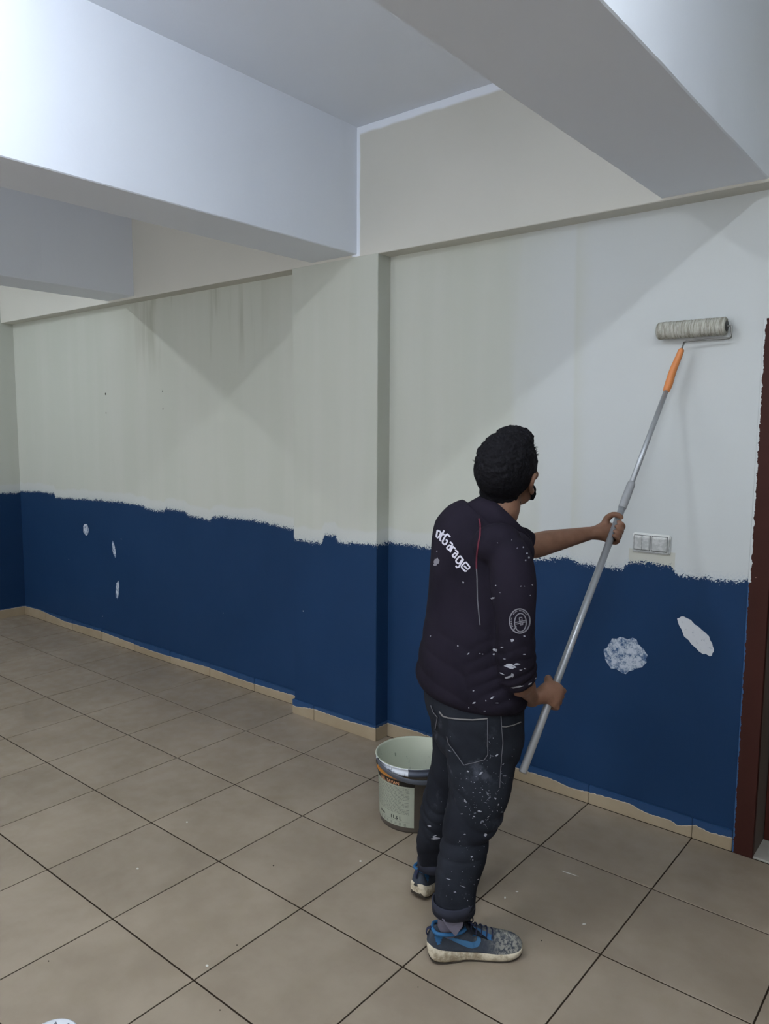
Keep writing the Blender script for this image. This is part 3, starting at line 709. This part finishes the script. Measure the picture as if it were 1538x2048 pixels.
horiz_loft(bm, ring_rows([  # py, left, right, t, dep, tilt
    (1396, 856, 1036, 0, 1, -.06), (1384, 842, 1047, 0, 1, -.06), (1362, 836, 1048, 0, 1, -.04), (1330, 839, 1040, 0, 1, 0), (1285, 846, 1036, 0, 1, 0), (1230, 854, 1036, 0, 1, 0),
    (1180, 860, 1040, 0, 1, 0), (1130, 862, 1044, 0, 1, -.05), (1100, 862, 1046, 0, 1, -.15), (1077, 869, 1046, 0, 1, -.3), (1064, 881, 1040, 0, 1, -.42), (1049, 900, 1034, 0, 1, -.55), (1036, 926, 1026, 0, 1, -.7)]))
# right sleeve, pushed up to the elbow
tube(bm, [row(SHR + Vector((-.02, .03, .0)), .062), row(A(1020, 1120, -.165), .066), row(A(1027, 1180, -.18), .064), row(A(1031, 1250, -.185), .060), row(A(1031, 1310, -.18), .060), row(A(1036, 1345, -.165), .058), row(ELR.lerp(WRR, .16) + Vector((-.006, 0, .008)), .052)], 28, (0, 1, 0))
# left sleeve reaching forward
tube(bm, [row(SHL + Vector((.0, -.03, -.01)), .066), row(SHL.lerp(ELL, .35), .066), row(SHL.lerp(ELL, .7), .060), row(A(1040, 1086, .20), .056), row(A(1048, 1088, .20), .054)], 24, (0, 0, 1))
ell(bm, SHR + Vector((-.02, .02, -.005)), (.078, .075, .070)); ell(bm, A(1020, 1100, -.07), (.075, .08, .066)); ell(bm, SHL + Vector((.02, -.03, -.01)), (.07, .07, .07))
def folds(co, no):
    out = co.copy(); E_ = np.array(ELR)
    for i in range(len(co)):
        v = Vector(co[i]); x, y, z = v
        n = mnoise.noise(Vector((x * 5 + 3, y * 5, z * 7))) * .007
        # slanting pulls across the waist
        lo = max(0, min(1, (1.12 - z) / .2)); w_ = mnoise.noise(Vector((x * 4, y * 4, 1))) * .03
        if (v - ELR).length > .16: n += lo * (abs(math.sin((z + x * .55 + w_) * 38)) - .6) * .0050
        d = (v - ELR).length
        if d < .2: k = 1 - d / .2; n += k * (abs(math.sin((z - x * .5 + mnoise.noise(v * 12) * .02) * 75)) - .55) * .0065
        up = max(0, min(1, (z - 1.12) / .15)); n += up * mnoise.noise(Vector((x * 9, y * 9, z * 3))) * .004
        out[i] += no[i] * n
    return out
jack = remeshed('jacket', bm, .0052, 5, M_JACK, PERS, folds)
bvj = bvh_of(jack)
# collar: stand-up band round the neck
def band(name, cen, rx, ry, h, th, tiltv, mat, par, a0=0, a1=360, flare=.0, n=48, up=Vector((0, 0, 1))):
    b = bmesh.new(); R = []; u = Vector(tiltv).normalized(); X = Vector((1, 0, 0)); X = (X - u * X.dot(u)).normalized(); Y = u.cross(X)
    full = abs(a1 - a0) >= 359.9
    for i in range(n if full else n + 1):
        a = math.radians(a0 + (a1 - a0) * i / n); q = X * math.cos(a) * rx + Y * math.sin(a) * ry; d = q.normalized()
        base = cen + q + d * (flare * .0); top = cen + q * (1 - flare) + u * h
        R.append([base + d * th, top + d * th * .8, top + u * th * .5, top - d * th * .4, base - d * th * .4])
    rings_to_mesh(b, [list(r) for r in R], cap=not full, closed=full)
    return obj(name, b, mat, par, True)
cc = A(986, 1066, .0)
col_o = band('collar', cc, .122, .090, .064, .006, (1.0, .18, 1), M_JACK, jack, flare=.14)
bvc = bvh_of(jack, col_o)
K8 = .10403
def c8(pl): return [(840 + x * K8, 1000 + y * K8) for x, y in pl]
b = bmesh.new(); strokes(b, bvj, [c8([(1132, 360), (1150, 440), (1162, 560), (1158, 680), (1130, 820), (1108, 960), (1094, 1080), (1084, 1200), (1086, 1320)])], 2.8, .0016, .001)
obj('piping', b, M_RED, jack)
b = bmesh.new(); strokes(b, bvj, [c8([(1086, 1320), (1094, 1450), (1100, 1580)]), [(954, 1160), (955, 1200), (960, 1250)]], 2.2, .0012, .0008); obj('sleeve_seam', b, M_SEAM, jack)
LET = [
 [(340, 585), (392, 608), (405, 635), (372, 705), (345, 728), (322, 708), (322, 690), (340, 585)],
 [(470, 585), (425, 665), (392, 740), (392, 775), (412, 788)], [(405, 640), (478, 668)],
 [(586, 712), (530, 655), (510, 665), (440, 790), (442, 830), (478, 858), (500, 850), (536, 790), (505, 762)],
 [(580, 808), (622, 838), (626, 860), (560, 972)], [(600, 885), (568, 868), (522, 915), (526, 940), (562, 952)],
 [(682, 940), (640, 895), (632, 905), (583, 1006)],
 [(680, 960), (728, 998), (732, 1020), (665, 1120)], [(708, 1040), (676, 1020), (630, 1064), (634, 1085), (672, 1100)],
 [(836, 1150), (780, 1078), (758, 1085), (696, 1160), (700, 1190), (740, 1222), (768, 1210), (820, 1130), (836, 1150), (748, 1285), (712, 1296), (690, 1262)],
 [(852, 1262), (920, 1332), (958, 1300), (955, 1280), (888, 1196), (866, 1200), (802, 1270), (806, 1300), (868, 1368), (902, 1362)]]
b = bmesh.new(); strokes(b, bvj, [c8(l) for l in LET], 3.1, .0014, .0008); o = obj('back_lettering', b, M_PRINT, jack)
b = bmesh.new(); blot(b, bvj, 874, 1122, 7, 8, 20, .0014, 2); blot(b, bvj, 871, 1128, 5, 5, 0, .0014, 4); obj('back_badge', b, M_GPRINT, jack)
# round badge on the right sleeve
K4 = .05852
def c4(pl): return [(1000 + x * K4, 1200 + y * K4) for x, y in pl]
def elp(cx, cy, rx, ry, a0=0, a1=360, n=36, rot=0): return [(cx + rx * math.cos(math.radians(a0 + (a1 - a0) * i / n)), cy + ry * math.sin(math.radians(a0 + (a1 - a0) * i / n))) for i in range(n + 1)]
b = bmesh.new()
strokes(b, bvj, [c4(elp(672, 715, 345, 415))], 2.3, .0014, .0008); strokes(b, bvj, [c4(elp(695, 765, 195, 310))], 2.0, .0014, .0008)
strokes(b, bvj, [c4(l) for l in ([(520, 772), (880, 690)], [(555, 822), (880, 745)], [(655, 600), (745, 590), (750, 680), (660, 690), (655, 600)], [(668, 690), (690, 850), (775, 838), (768, 790)])], 1.7, .0014, .0008)
tick = []
for i, a in enumerate(range(150, 330, 9)):
    if i in (6, 7, 12): continue
    r = math.radians(a); tick += [[(672 + 262 * math.cos(r), 722 + 345 * math.sin(r)), (672 + 306 * math.cos(r + .02), 722 + 382 * math.sin(r + .02))]]
strokes(b, bvj, [c4(l) for l in tick], 1.6, .0014, .0008); strokes(b, bvj, [c4([(470, 1010), (560, 900)])], 2.2, .0014, .0008)
obj('sleeve_badge', b, M_GPRINT, jack)

# --- jeans
bm = bmesh.new()
def leg(rows_): 
    rings = []
    for py, xl, xr, tt, dep in (map(float, q) for q in spline(rows_, 4)):
        a = A(xl, py, tt); b2 = A(xr, py, tt); c = (a + b2) / 2; e = (b2 - a).length / 2; ring = []
        for j in range(32):
            q = 2 * math.pi * j / 32; cx, sx = math.cos(q), math.sin(q); k = (abs(cx) ** 2.3 + abs(sx) ** 2.3) ** (-1 / 2.3); ring.append(c + Vector((e * cx * k, e * dep * sx * k, 0)))
        rings.append(ring)
    rings_to_mesh(bm, rings)
horiz_loft(bm, ring_rows([(1385, 850, 1040, 0, 1, 0), (1420, 852, 1042, 0, 1, 0), (1450, 860, 1043, 0, 1, 0), (1480, 868, 1040, -.01, 1, 0), (1505, 880, 1034, -.02, 1, 0)]))
leg([(1455, 890, 1043, -.05, .85), (1500, 893, 1036, -.06, .9), (1550, 896, 1026, -.075, .92), (1600, 896, 1012, -.085, .92), (1642, 889, 1001, -.09, .9), (1672, 884, 978, -.095, .95), (1700, 878, 974, -.10, .95), (1745, 874, 961, -.115, .95), (1780, 870, 953, -.13, .95), (1804, 867, 951, -.138, .95), (1822, 867, 948, -.142, .92)])
leg([(1440, 862, 985, .06, .9), (1500, 866, 960, .08, 1), (1560, 856, 935, .09, 1.1), (1606, 843, 925, .10, 1.1), (1652, 838, 915, .12, 1.05), (1687, 833, 902, .14, 1), (1716, 836, 898, .155, .95), (1732, 838, 893, .162, .95)])
def jfold(co, no):
    out = co.copy()
    for i in range(len(co)):
        v = Vector(co[i]); x, y, z = v; n = mnoise.noise(Vector((x * 7, y * 7, z * 9))) * .006
        kn = max(0, 1 - abs(z - .40) / .22); n += kn * (abs(math.sin((z + x * .35 + mnoise.noise(v * 6) * .09) * 48)) ** .7 - .6) * .0065
        an = max(0, 1 - abs(z - .14) / .12); n += an * (abs(math.sin((z - x * .5 + mnoise.noise(v * 7) * .06) * 70)) ** .7 - .6) * .004
        st = max(0, 1 - abs(z - .68) / .08); n += st * (abs(math.sin((z + x * .8 + mnoise.noise(v * 7) * .05) * 50)) - .6) * .004
        out[i] += no[i] * n
    return out
jean = remeshed('jeans', bm, .0048, 4, M_JEAN, PERS, jfold)
bvn = bvh_of(jean)
# turned-up hems
def cuff(py, xl, xr, t, dep, h, tl, z0):
    a = A(xl, py, t); b2 = A(xr, py, t); c = (a + b2) / 2; e = (b2 - a).length / 2
    return band('turn_up', c, e, e * dep, h, .006, tl, M_CUFF, jean, flare=-.02)
cuff(1818, 868, 947, -.142, .92, .036, (-.06, -.05, 1), 0); cuff(1733, 838, 894, .162, .95, .032, (-.02, -.02, 1), 0)
# pockets and seams
KP = 230 / 1538
def cp(pl): return [(850 + x * KP, 1380 + y * KP) for x, y in pl]
def patch_on(name, pl, mat, par, lift=.003, N_=10):
    """a piece of cloth lying on the jeans: quad grid between a top and a bottom edge"""
    b = bmesh.new(); top, bot = pl; G = []
    for j in range(N_ + 1):
        r = []
        for i in range(N_ + 1):
            u = i / N_; v = j / N_
            def ev(L): k = u * (len(L) - 1); q = min(int(k), len(L) - 2); f = k - q; return (L[q][0] + (L[q + 1][0] - L[q][0]) * f, L[q][1] + (L[q + 1][1] - L[q][1]) * f)
            a, c = ev(top), ev(bot); p, n = hit(bvn, a[0] + (c[0] - a[0]) * v, a[1] + (c[1] - a[1]) * v)
            if p is None: r.append(None); continue
            if (p - CAML).dot(n) > 0: n = -n
            r.append(b.verts.new(p + n * (lift if 0 < i < N_ and 0 < j < N_ else .0004)))
        G.append(r)
    for j in range(N_):
        for i in range(N_):
            q = (G[j][i], G[j][i + 1], G[j + 1][i + 1], G[j + 1][i])
            if all(q): b.faces.new(q)
    return obj(name, b, mat, par, True)
pk = patch_on('back_pocket', (cp([(310, 375), (560, 400), (835, 385)]), cp([(305, 640), (520, 1005), (700, 975), (800, 935), (835, 860)])), M_JEAN, jean, .0035)
M_EDGE = simple('worn_pocket_edge', (120, 118, 116), .9)
b = bmesh.new(); strokes(b, bvn, [cp([(205, 285), (250, 345), (320, 368), (480, 385), (640, 392), (835, 375)])], 2.4, .0052, .001); obj('pocket_edge', b, M_EDGE, jean)
b = bmesh.new(); strokes(b, bvn, [cp([(1025, 485), (1080, 488), (1180, 465), (1275, 425)])], 1.8, .003, .001); obj('front_pocket_edge', b, M_EDGE, jean)
b = bmesh.new(); strokes(b, bvn, [cp(l) for l in ([(835, 390), (835, 860), (790, 930), (525, 1000), (330, 720), (305, 620)], [(1010, 310), (1020, 500), (1035, 700), (1020, 900), (1000, 1100), (990, 1300)], [(90, 200), (120, 290), (178, 360), (150, 520)])], 1.3, .0046, .0008)
obj('seam_stitching', b, M_SEAM, jean)
# dried paint on jacket and jeans
b = bmesh.new(); KB = 400 / 1538
for x, y, rx, ry, a in ((735, 462, 30, 14, 5), (785, 440, 14, 5, 0), (722, 495, 12, 8, 0), (865, 385, 22, 18, 20), (955, 355, 12, 6, 10), (840, 585, 62, 22, 12), (900, 570, 30, 10, 0), (955, 495, 14, 5, 0), (805, 530, 14, 5, 0), (835, 668, 38, 12, -20), (865, 655, 22, 14, 60), (790, 645, 26, 6, 25), (1065, 632, 18, 5, -30), (1040, 680, 12, 5, -40), (960, 605, 14, 5, 10), (930, 615, 16, 5, 0), (900, 745, 60, 9, -12), (1000, 720, 24, 6, -30), (445, 430, 9, 7, 0), (525, 490, 14, 5, -40), (615, 488, 7, 5, 0), (635, 492, 6, 4, 0), (570, 868, 16, 7, -20), (530, 905, 6, 6, 0), (710, 828, 22, 8, -35), (660, 852, 6, 8, 0), (745, 868, 16, 4, 0), (652, 930, 14, 4, 0), (840, 840, 6, 4, 0), (565, 775, 9, 6, 0), (235, 355, 8, 6, 0), (715, 62, 22, 10, -20), (770, 20, 6, 4, 0), (925, 160, 4, 3, 0)):
    blot(b, bvj, 800 + x * KB, 1180 + y * KB, rx * KB, max(.9, ry * KB), a, .0014, 1)
KA = 500 / 1538
for x, y, r in ((757, 845, 6), (780, 882, 7), (792, 908, 9), (772, 925, 6), (687, 800, 4), (600, 817, 4), (590, 1080, 5), (743, 1084, 5), (765, 1084, 4), (812, 1075, 6), (800, 1140, 4), (390, 1060, 7), (720, 850, 4), (228, 868, 5)): blot(b, bvj, 800 + x * KA, 820 + y * KA, r * KA, r * KA, 0, .0014, 2)
o = obj('paint_splatter', b, M_SPLAT, jack); o['kind'] = 'stuff'
b = bmesh.new()
for x, y, rx, ry, a in ((910, 640, 9, 9, 0), (960, 870, 50, 24, -40), (870, 905, 8, 30, 25), (1165, 888, 12, 10, 0), (1045, 990, 34, 10, -30), (830, 935, 12, 10, 0), (750, 1110, 60, 26, -40), (575, 1090, 40, 24, 30), (555, 1185, 12, 8, 40), (620, 1225, 22, 4, 60), (660, 1235, 22, 4, -45), (820, 1232, 6, 18, 0), (510, 1305, 26, 12, 30), (675, 1312, 20, 5, -15), (770, 1330, 26, 12, 0), (868, 1385, 11, 13, 0), (982, 1340, 6, 16, 0), (945, 1378, 7, 10, 0), (1020, 1450, 8, 14, 0), (760, 1470, 10, 9, 0), (535, 1480, 24, 48, -20), (545, 1555, 20, 8, 0), (740, 1625, 44, 20, 0), (655, 1690, 26, 18, 0), (640, 1710, 9, 9, 0), (497, 1655, 26, 6, 0), (980, 1530, 18, 34, 30), (1022, 1565, 10, 20, 20), (965, 1610, 22, 5, 30), (850, 1690, 52, 8, -35), (780, 1760, 8, 26, 10), (805, 1805, 8, 22, -40), (820, 1830, 10, 6, 0), (435, 710, 12, 10, 0), (1135, 1170, 10, 8, 0), (735, 1370, 26, 10, 10), (940, 1450, 30, 30, 0), (900, 1620, 20, 8, -40)):
    blot(b, bvn, 850 + x * KP, 1380 + y * KP, rx * KP * .62, max(.8, ry * KP * .62), a, .0016, 3, rough=.65)
KS = 320 / 1538
for x, y, rx, ry, a in ((430, 345, 34, 6, -20), (450, 368, 50, 14, 4), (420, 372, 30, 10, 0), (915, 335, 18, 22, 0), (718, 328, 14, 7, 0), (565, 760, 30, 5, 12), (795, 172, 7, 7, 0), (690, 132, 14, 6, 0), (670, 395, 8, 6, 0), (795, 575, 8, 8, 0), (625, 885, 16, 7, 0), (745, 965, 7, 7, 0), (760, 1022, 9, 6, 0), (460, 1050, 22, 5, 5), (845, 762, 16, 5, -20), (700, 830, 34, 4, 20), (860, 105, 26, 12, 0), (785, 545, 14, 12, 0), (380, 250, 26, 12, 10)):
    blot(b, bvn, 780 + x * KS, 1600 + y * KS, rx * KS, max(.8, ry * KS), a, .0016, 4)
o = obj('paint_splatter', b, M_SPLAT, jean); o['kind'] = 'stuff'
b = bmesh.new(); rr = random.Random(12)
for i in range(130):
    x, y = rr.gauss(968, 34), rr.gauss(1580, 62)
    if i > 95: x, y = rr.gauss(935, 20), rr.uniform(1680, 1800)
    blot(b, bvn, x, y, rr.uniform(.5, 1.6), rr.uniform(.5, 1.3), rr.uniform(0, 180), .0012, i, 8)
for i in range(16): blot(b, bvn, rr.gauss(960, 30), rr.gauss(1575, 60), rr.uniform(3, 8), rr.uniform(1, 3), rr.uniform(-60, 60), .0010, i, 16, .8)
o = obj('fine_paint_specks', b, M_SPLAT2, jean); o['kind'] = 'stuff'

# --- shoes
def shoe_mats():
    m = N('shoe_knit', .85, .15); g = m.obj(); x, y, z = m.sep(g)
    d = m.math('MULTIPLY', m.ramp(x, .16, .24), m.ramp(m.noise(g, 90, 4, .7), .40, .6)); d2 = m.math('MULTIPLY', m.ramp(x, .08, .2), m.ramp(m.noise(g, 25, 3), .45, .7))
    c = m.mix(m.noise(g, 12, 3), lin((46, 51, 60)), lin((62, 68, 76))); c = m.mix(m.math('MULTIPLY', m.math('MAXIMUM', d, m.math('MULTIPLY', d2, .6)), .8), c, lin((150, 148, 138)))
    m.col(c); m.bump(m.noise(g, 110, 3), .6, .003); return m.m
M_KNIT = shoe_mats()
M_SBLUE = simple('shoe_blue', (46, 94, 136), .6, .2, .12, 30); M_SBLUE2 = simple('mark_blue', (64, 108, 146), .5, .2, .08, 30)
m = N('midsole_foam', .7, .2); g = m.obj(); m.col(m.mix(m.ramp(m.noise(g, 22, 5, .7), .42, .66), lin((196, 186, 164)), lin((138, 126, 104)))); m.bump(m.noise(g, 60, 3), .3, .002); M_MID = m.m
M_OUT = simple('outsole_rubber', (70, 64, 56), .8); M_LACE = simple('navy_lace', (26, 32, 58), .7); M_SOCK = simple('grey_inner_flap', (104, 100, 112), .9, .1, .1, 60)
def shoe(name, M, par, lab=None):
    """x forward from the heel, y to the wearer's left, z up; 0.295 m long"""
    t = empty(name); t.parent = par; t.matrix_local = M
    if lab: t['label'] = lab
    # station: x, sole half width, sole bottom z, sole top z, upper half width, upper top z, centre y
    ST = [(-.016, .012, .040, .060, .010, .062), (-.010, .026, .020, .066, .022, .085), (.004, .035, .006, .058, .029, .104), (.03, .039, .001, .048, .032, .108), (.07, .038, .0, .042, .033, .100), (.10, .036, .002, .039, .034, .102), (.135, .038, .001, .036, .036, .098), (.17, .042, .0, .034, .040, .090), (.205, .046, .0, .032, .044, .082), (.24, .045, .002, .031, .042, .075), (.265, .037, .007, .033, .036, .066), (.282, .024, .014, .036, .024, .053), (.290, .008, .022, .036, .007, .038)]
    S = spline(ST, 4); b = bmesh.new(); rings = []
    for x, w_, zb, zt, uw, ut in (map(float, q) for q in S):
        r = []; cy = .008 * math.sin(max(0, min(1, x / .29)) * math.pi)
        for j in range(20):
            a = 2 * math.pi * j / 20; cx, sx = math.cos(a), math.sin(a); k = (abs(cx) ** 4 + abs(sx) ** 4) ** -.25
            r.append(Vector((x, cy + w_ * cx * k, (zb + zt) / 2 + (zt - zb) / 2 * sx * k)))
        rings.append(r)
    rings_to_mesh(b, rings); obj('midsole', b, M_MID, t, True)
    b = bmesh.new(); rings = []
    for x, w_, zb, zt, uw, ut in (map(float, q) for q in S[3:]):
        cy = .008 * math.sin(max(0, min(1, x / .29)) * math.pi); w2 = w_ * .93
        rings.append([Vector((x, cy - w2, zb + .004)), Vector((x, cy + w2, zb + .004)), Vector((x, cy + w2 * .97, zb - .0015)), Vector((x, cy - w2 * .97, zb - .0015))])
    rings_to_mesh(b, rings); obj('outsole', b, M_OUT, t)
    b = bmesh.new(); rings = []
    for x, w_, zb, zt, uw, ut in (map(float, q) for q in S):
        r = []; cy = .008 * math.sin(max(0, min(1, x / .29)) * math.pi); z0 = zt - .010; ww = max(uw, .002)
        if x < .13: ww2 = ww * .82
        else: ww2 = ww * .60
        for j in range(24):
            a = math.pi * (j / 23); cx, sx = math.cos(a), math.sin(a); k = (abs(cx) ** 2.6 + abs(sx) ** 2.6) ** (-1 / 2.6); hz = sx * k
            r.append(Vector((x, cy + (ww * (1 - hz) + ww2 * hz) * cx * k * 1.0, z0 + (ut - z0) * hz)))
        rings.append(r)
    rings_to_mesh(b, rings); up = obj('upper', b, M_KNIT, t, True); bv = bvh_of(up)
    def side_strokes(bm2, polys, w_, sd, lift=.0014):
        for pl in polys:
            prev = None; P = []
            for (x0, z0), (x1, z1) in zip(pl[:-1], pl[1:]):
                k = max(1, int(math.hypot(x1 - x0, z1 - z0) / .004)); P += [(x0 + (x1 - x0) * i / k, z0 + (z1 - z0) * i / k) for i in range(k)]
            P.append(pl[-1])
            for i, (x, z) in enumerate(P):
                a, c = P[max(0, i - 1)], P[min(len(P) - 1, i + 1)]; dx, dz = c[0] - a[0], c[1] - a[1]; L_ = math.hypot(dx, dz) or 1; ww = w_[min(i * len(w_) // len(P), len(w_) - 1)] / 2; q = []
                for s in (-1, 1):
                    h = bv.ray_cast(Vector((x - dz / L_ * ww * s, .2 * sd, z + dx / L_ * ww * s)), Vector((0, -sd, 0)))
                    if h[0] is None: q = None; break
                    q += [bm2.verts.new(h[0] + Vector((0, sd * lift, 0))), bm2.verts.new(h[0] + Vector((0, sd * lift * .2, 0)))]
                if q and prev: bm2.faces.new((prev[0], q[0], q[2], prev[2])); bm2.faces.new((prev[0], prev[1], q[1], q[0])); bm2.faces.new((prev[2], q[2], q[3], prev[3]))
                prev = q
    for sd in (-1, 1):
        b = bmesh.new(); side_strokes(b, [[(.040, .084), (.07, .072), (.10, .061), (.122, .054), (.138, .055), (.146, .064), (.146, .078)]], [.003, .005, .008, .011, .014, .017, .018, .018, .016, .013, .010], sd); obj('side_mark', b, M_SBLUE2, t)
        b = bmesh.new(); side_strokes(b, [[(.006, .090), (.030, .086)], [(.008, .078), (.026, .080)], [(.012, .070), (.022, .072)]], [.014], sd, .0018); obj('heel_panel', b, M_SBLUE, t)
        b = bmesh.new(); side_strokes(b, [[(.090, .096), (.115, .091), (.140, .086), (.165, .078), (.190, .070)]], [.022, .021, .019, .017, .013], sd, .0018); obj('eyestay', b, M_SBLUE, t)
    # ankle collar and tongue
    b = bmesh.new(); tube(b, [(.000, 0, .100, .006), (.012, .028, .100, .006), (.05, .033, .098, .006), (.085, .030, .102, .006), (.105, .016, .106, .006), (.108, 0, .108, .006), (.105, -.016, .106, .006), (.085, -.030, .102, .006), (.05, -.033, .098, .006), (.012, -.028, .100, .006), (.0, 0, .100, .006)], 8, (0, 0, 1), 4); obj('ankle_collar', b, M_SBLUE, t, True)
    b = bmesh.new(); tube(b, [(.050, 0, .075, .034, .022), (.050, 0, .150, .032, .030)], 18, (1, 0, 0), 1); obj('sock', b, M_SOCK, t, True)
    b = bmesh.new(); tube(b, [(.092, 0, .150, .005, .026), (.10, 0, .128, .006, .030), (.118, 0, .100, .007, .026), (.15, 0, .079, .006, .022), (.185, 0, .062, .004, .018)], 14, (1, 0, 0), 4); obj('tongue', b, M_JEAN, t, True)
    for i in range(5):
        x = .118 + i * .017; z = .110 - i * .0065; b = bmesh.new()
        tube(b, [(x, -.024, z - .012, .0022), (x + .004, -.012, z + .001, .0024), (x + .006, 0, z + .004, .0024), (x + .004, .012, z + .001, .0024), (x, .024, z - .012, .0022)], 6, (0, 0, 1), 3); obj('lace', b, M_LACE, t, True)
    b = bmesh.new()
    for s in (-1, 1): tube(b, [(.112, 0, .116, .0022), (.118, s * .014, .124, .0022), (.130, s * .022, .118, .0022), (.132, s * .012, .110, .0022), (.116, 0, .112, .0022)], 6, (0, 0, 1), 4)
    obj('lace_bow', b, M_LACE, t, True)
    b = bmesh.new(); tube(b, [(-.004, 0, .104, .002, .006), (-.014, 0, .100, .002, .006), (-.018, 0, .088, .002, .005), (-.014, 0, .078, .002, .005)], 8, (1, 0, 0), 3); obj('heel_loop', b, M_LACE, t, True)
    return t
def shoe_m(heel, toe, lift=0., pitch=0.):
    f = Vector((toe.x - heel.x, toe.y - heel.y, 0)).normalized(); M = Matrix.Translation(Vector((heel.x, heel.y, .0016 + lift))) @ Matrix(((f.x, -f.y, 0, 0), (f.y, f.x, 0, 0), (0, 0, 1, 0), (0, 0, 0, 1)))
    return M @ Matrix.Rotation(math.radians(pitch), 4, 'Y')
hr = Vector((-.102, -.150, 0)); shoe('shoe', shoe_m(hr, hr + Vector((1, .07, 0))), PERS)
hl = Vector((-.132, .152, 0)); shoe('shoe', shoe_m(hl, hl + Vector((.62, .78, 0)), .004, 2.0), PERS)
b = bmesh.new()   # grey cloth point hanging out over the right shoe
pts = [A(884, 1838, -.196), A(927, 1838, -.19), A(925, 1852, -.195), A(911, 1872, -.198), A(898, 1858, -.198)]
fr = [b.verts.new(p + Vector((0, -.002, 0))) for p in pts]; bk = [b.verts.new(p + Vector((0, .002, 0))) for p in pts]
b.faces.new(fr); b.faces.new(bk[::-1])
for i in range(5): b.faces.new((fr[i], fr[(i + 1) % 5], bk[(i + 1) % 5], bk[i]))
o = obj('trouser_lining_tip', b, M_SOCK, jean)

# ================================================================== paint roller on its pole
RO = empty('paint_roller'); RO.matrix_world = MW; thing(RO, 'paint roller with orange grip on a long silver telescopic pole held by the painter', 'paint roller')
M_ALU = simple('dull_aluminium', (176, 180, 184), .42, .5, .05, 8, .55)
Lp = (PT - PB).length; J = pole_at(985); uj = (J - PB).length
def P_(u): return PB + PD * u
b = bmesh.new(); tube(b, [row(P_(0), .0125), row(P_(uj - .06), .0125)], 20, (1, 0, 0), 1, rnd=False); obj('outer_pole', b, M_ALU, RO, True)
b = bmesh.new(); tube(b, [row(P_(uj - .07), .0140), row(P_(uj - .05), .0150), row(P_(uj + .03), .0148), row(P_(uj + .045), .0118)], 20, (1, 0, 0), 2, rnd=False); obj('locking_collar', b, simple('grey_collar', (150, 152, 154), .5), RO, True)
b = bmesh.new(); tube(b, [row(P_(uj), .0098), row(P_(Lp + .02), .0095)], 18, (1, 0, 0), 1, rnd=False); obj('inner_pole', b, M_ALU, RO, True)
G0 = P_(Lp - .012); wl = lambda x, y, z: MWI @ Vector((x, y, z))
RC = on_plane(1382, 657, (0, 1.767, 0), (0, 1, 0)); RXc, RZc = RC.x, RC.z
g1 = MWI @ on_plane(1362, 702, (0, 1.735, 0), (0, 1, 0))
b = bmesh.new(); tube(b, [row(G0, .0135), row(G0.lerp(g1, .15), .0150), row(G0.lerp(g1, .45) + Vector((-.002, 0, .003)), .0140), row(G0.lerp(g1, .8) + Vector((.000, 0, .003)), .0125), row(g1, .0115)], 18, (1, 0, 0), 4); obj('grip', b, simple('orange_plastic', (208, 130, 74), .45, .4, .05), RO, True).__setitem__('label', 'orange plastic grip')
y_ = 1.772
b = bmesh.new(); w_ = .0035; gx = (MW @ g1).x
Wp = [MW @ g1, Vector((gx + .006, 1.742, RZc - .062)), Vector((gx + .012, 1.752, RZc - .050)), Vector((RXc + .06, 1.765, RZc - .046)), Vector((RXc + .138, 1.770, RZc - .046)), Vector((RXc + .146, 1.770, RZc - .036)), Vector((RXc + .146, 1.772, RZc - .004)), Vector((RXc + .138, 1.772, RZc)), Vector((RXc + .10, 1.772, RZc))]
tube(b, [row(MWI @ p, w_) for p in Wp], 10, (.3, .2, 1), 3); obj('wire_frame', b, simple('steel_wire', (120, 120, 116), .4, .5, .05, 20, .7), RO, True)
bm = bmesh.new(); n = 60
rings = []
rr = random.Random(5)
for i in range(n + 1):
    x = RXc - .128 + .256 * i / n; ring = []
    for j in range(36):
        a = 2 * math.pi * j / 36; r = .0335 + .0022 * mnoise.noise(Vector((x * 55, math.cos(a) * 1.2, math.sin(a) * 1.2))) + .001 * rr.uniform(-1, 1)
        if i in (0, n): r *= .86
        ring.append(MWI @ Vector((x, y_ + r * math.cos(a), RZc + r * math.sin(a))))
    rings.append(ring)
rings_to_mesh(bm, rings)
m = N('roller_nap', .85, .15); g = m.geo(); m.col(m.mix(m.ramp(m.noise(m.mapv(g, (10, 1, 1)), 22, 4, .7), .35, .65), lin((138, 136, 124)), lin((186, 186, 176)))); m.bump(m.noise(g, 260, 3), .8, .003)
obj('roller_sleeve', bm, m.m, RO, True)
for s in (-1, 1):
    b = bmesh.new(); tube(b, [row(wl(RXc + s * .127, y_, RZc), .021), row(wl(RXc + s * .131, y_, RZc), .019)], 20, (0, 0, 1), 1, rnd=False); obj('end_cap', b, simple('cap_plastic', (60, 60, 58), .5), RO, True)
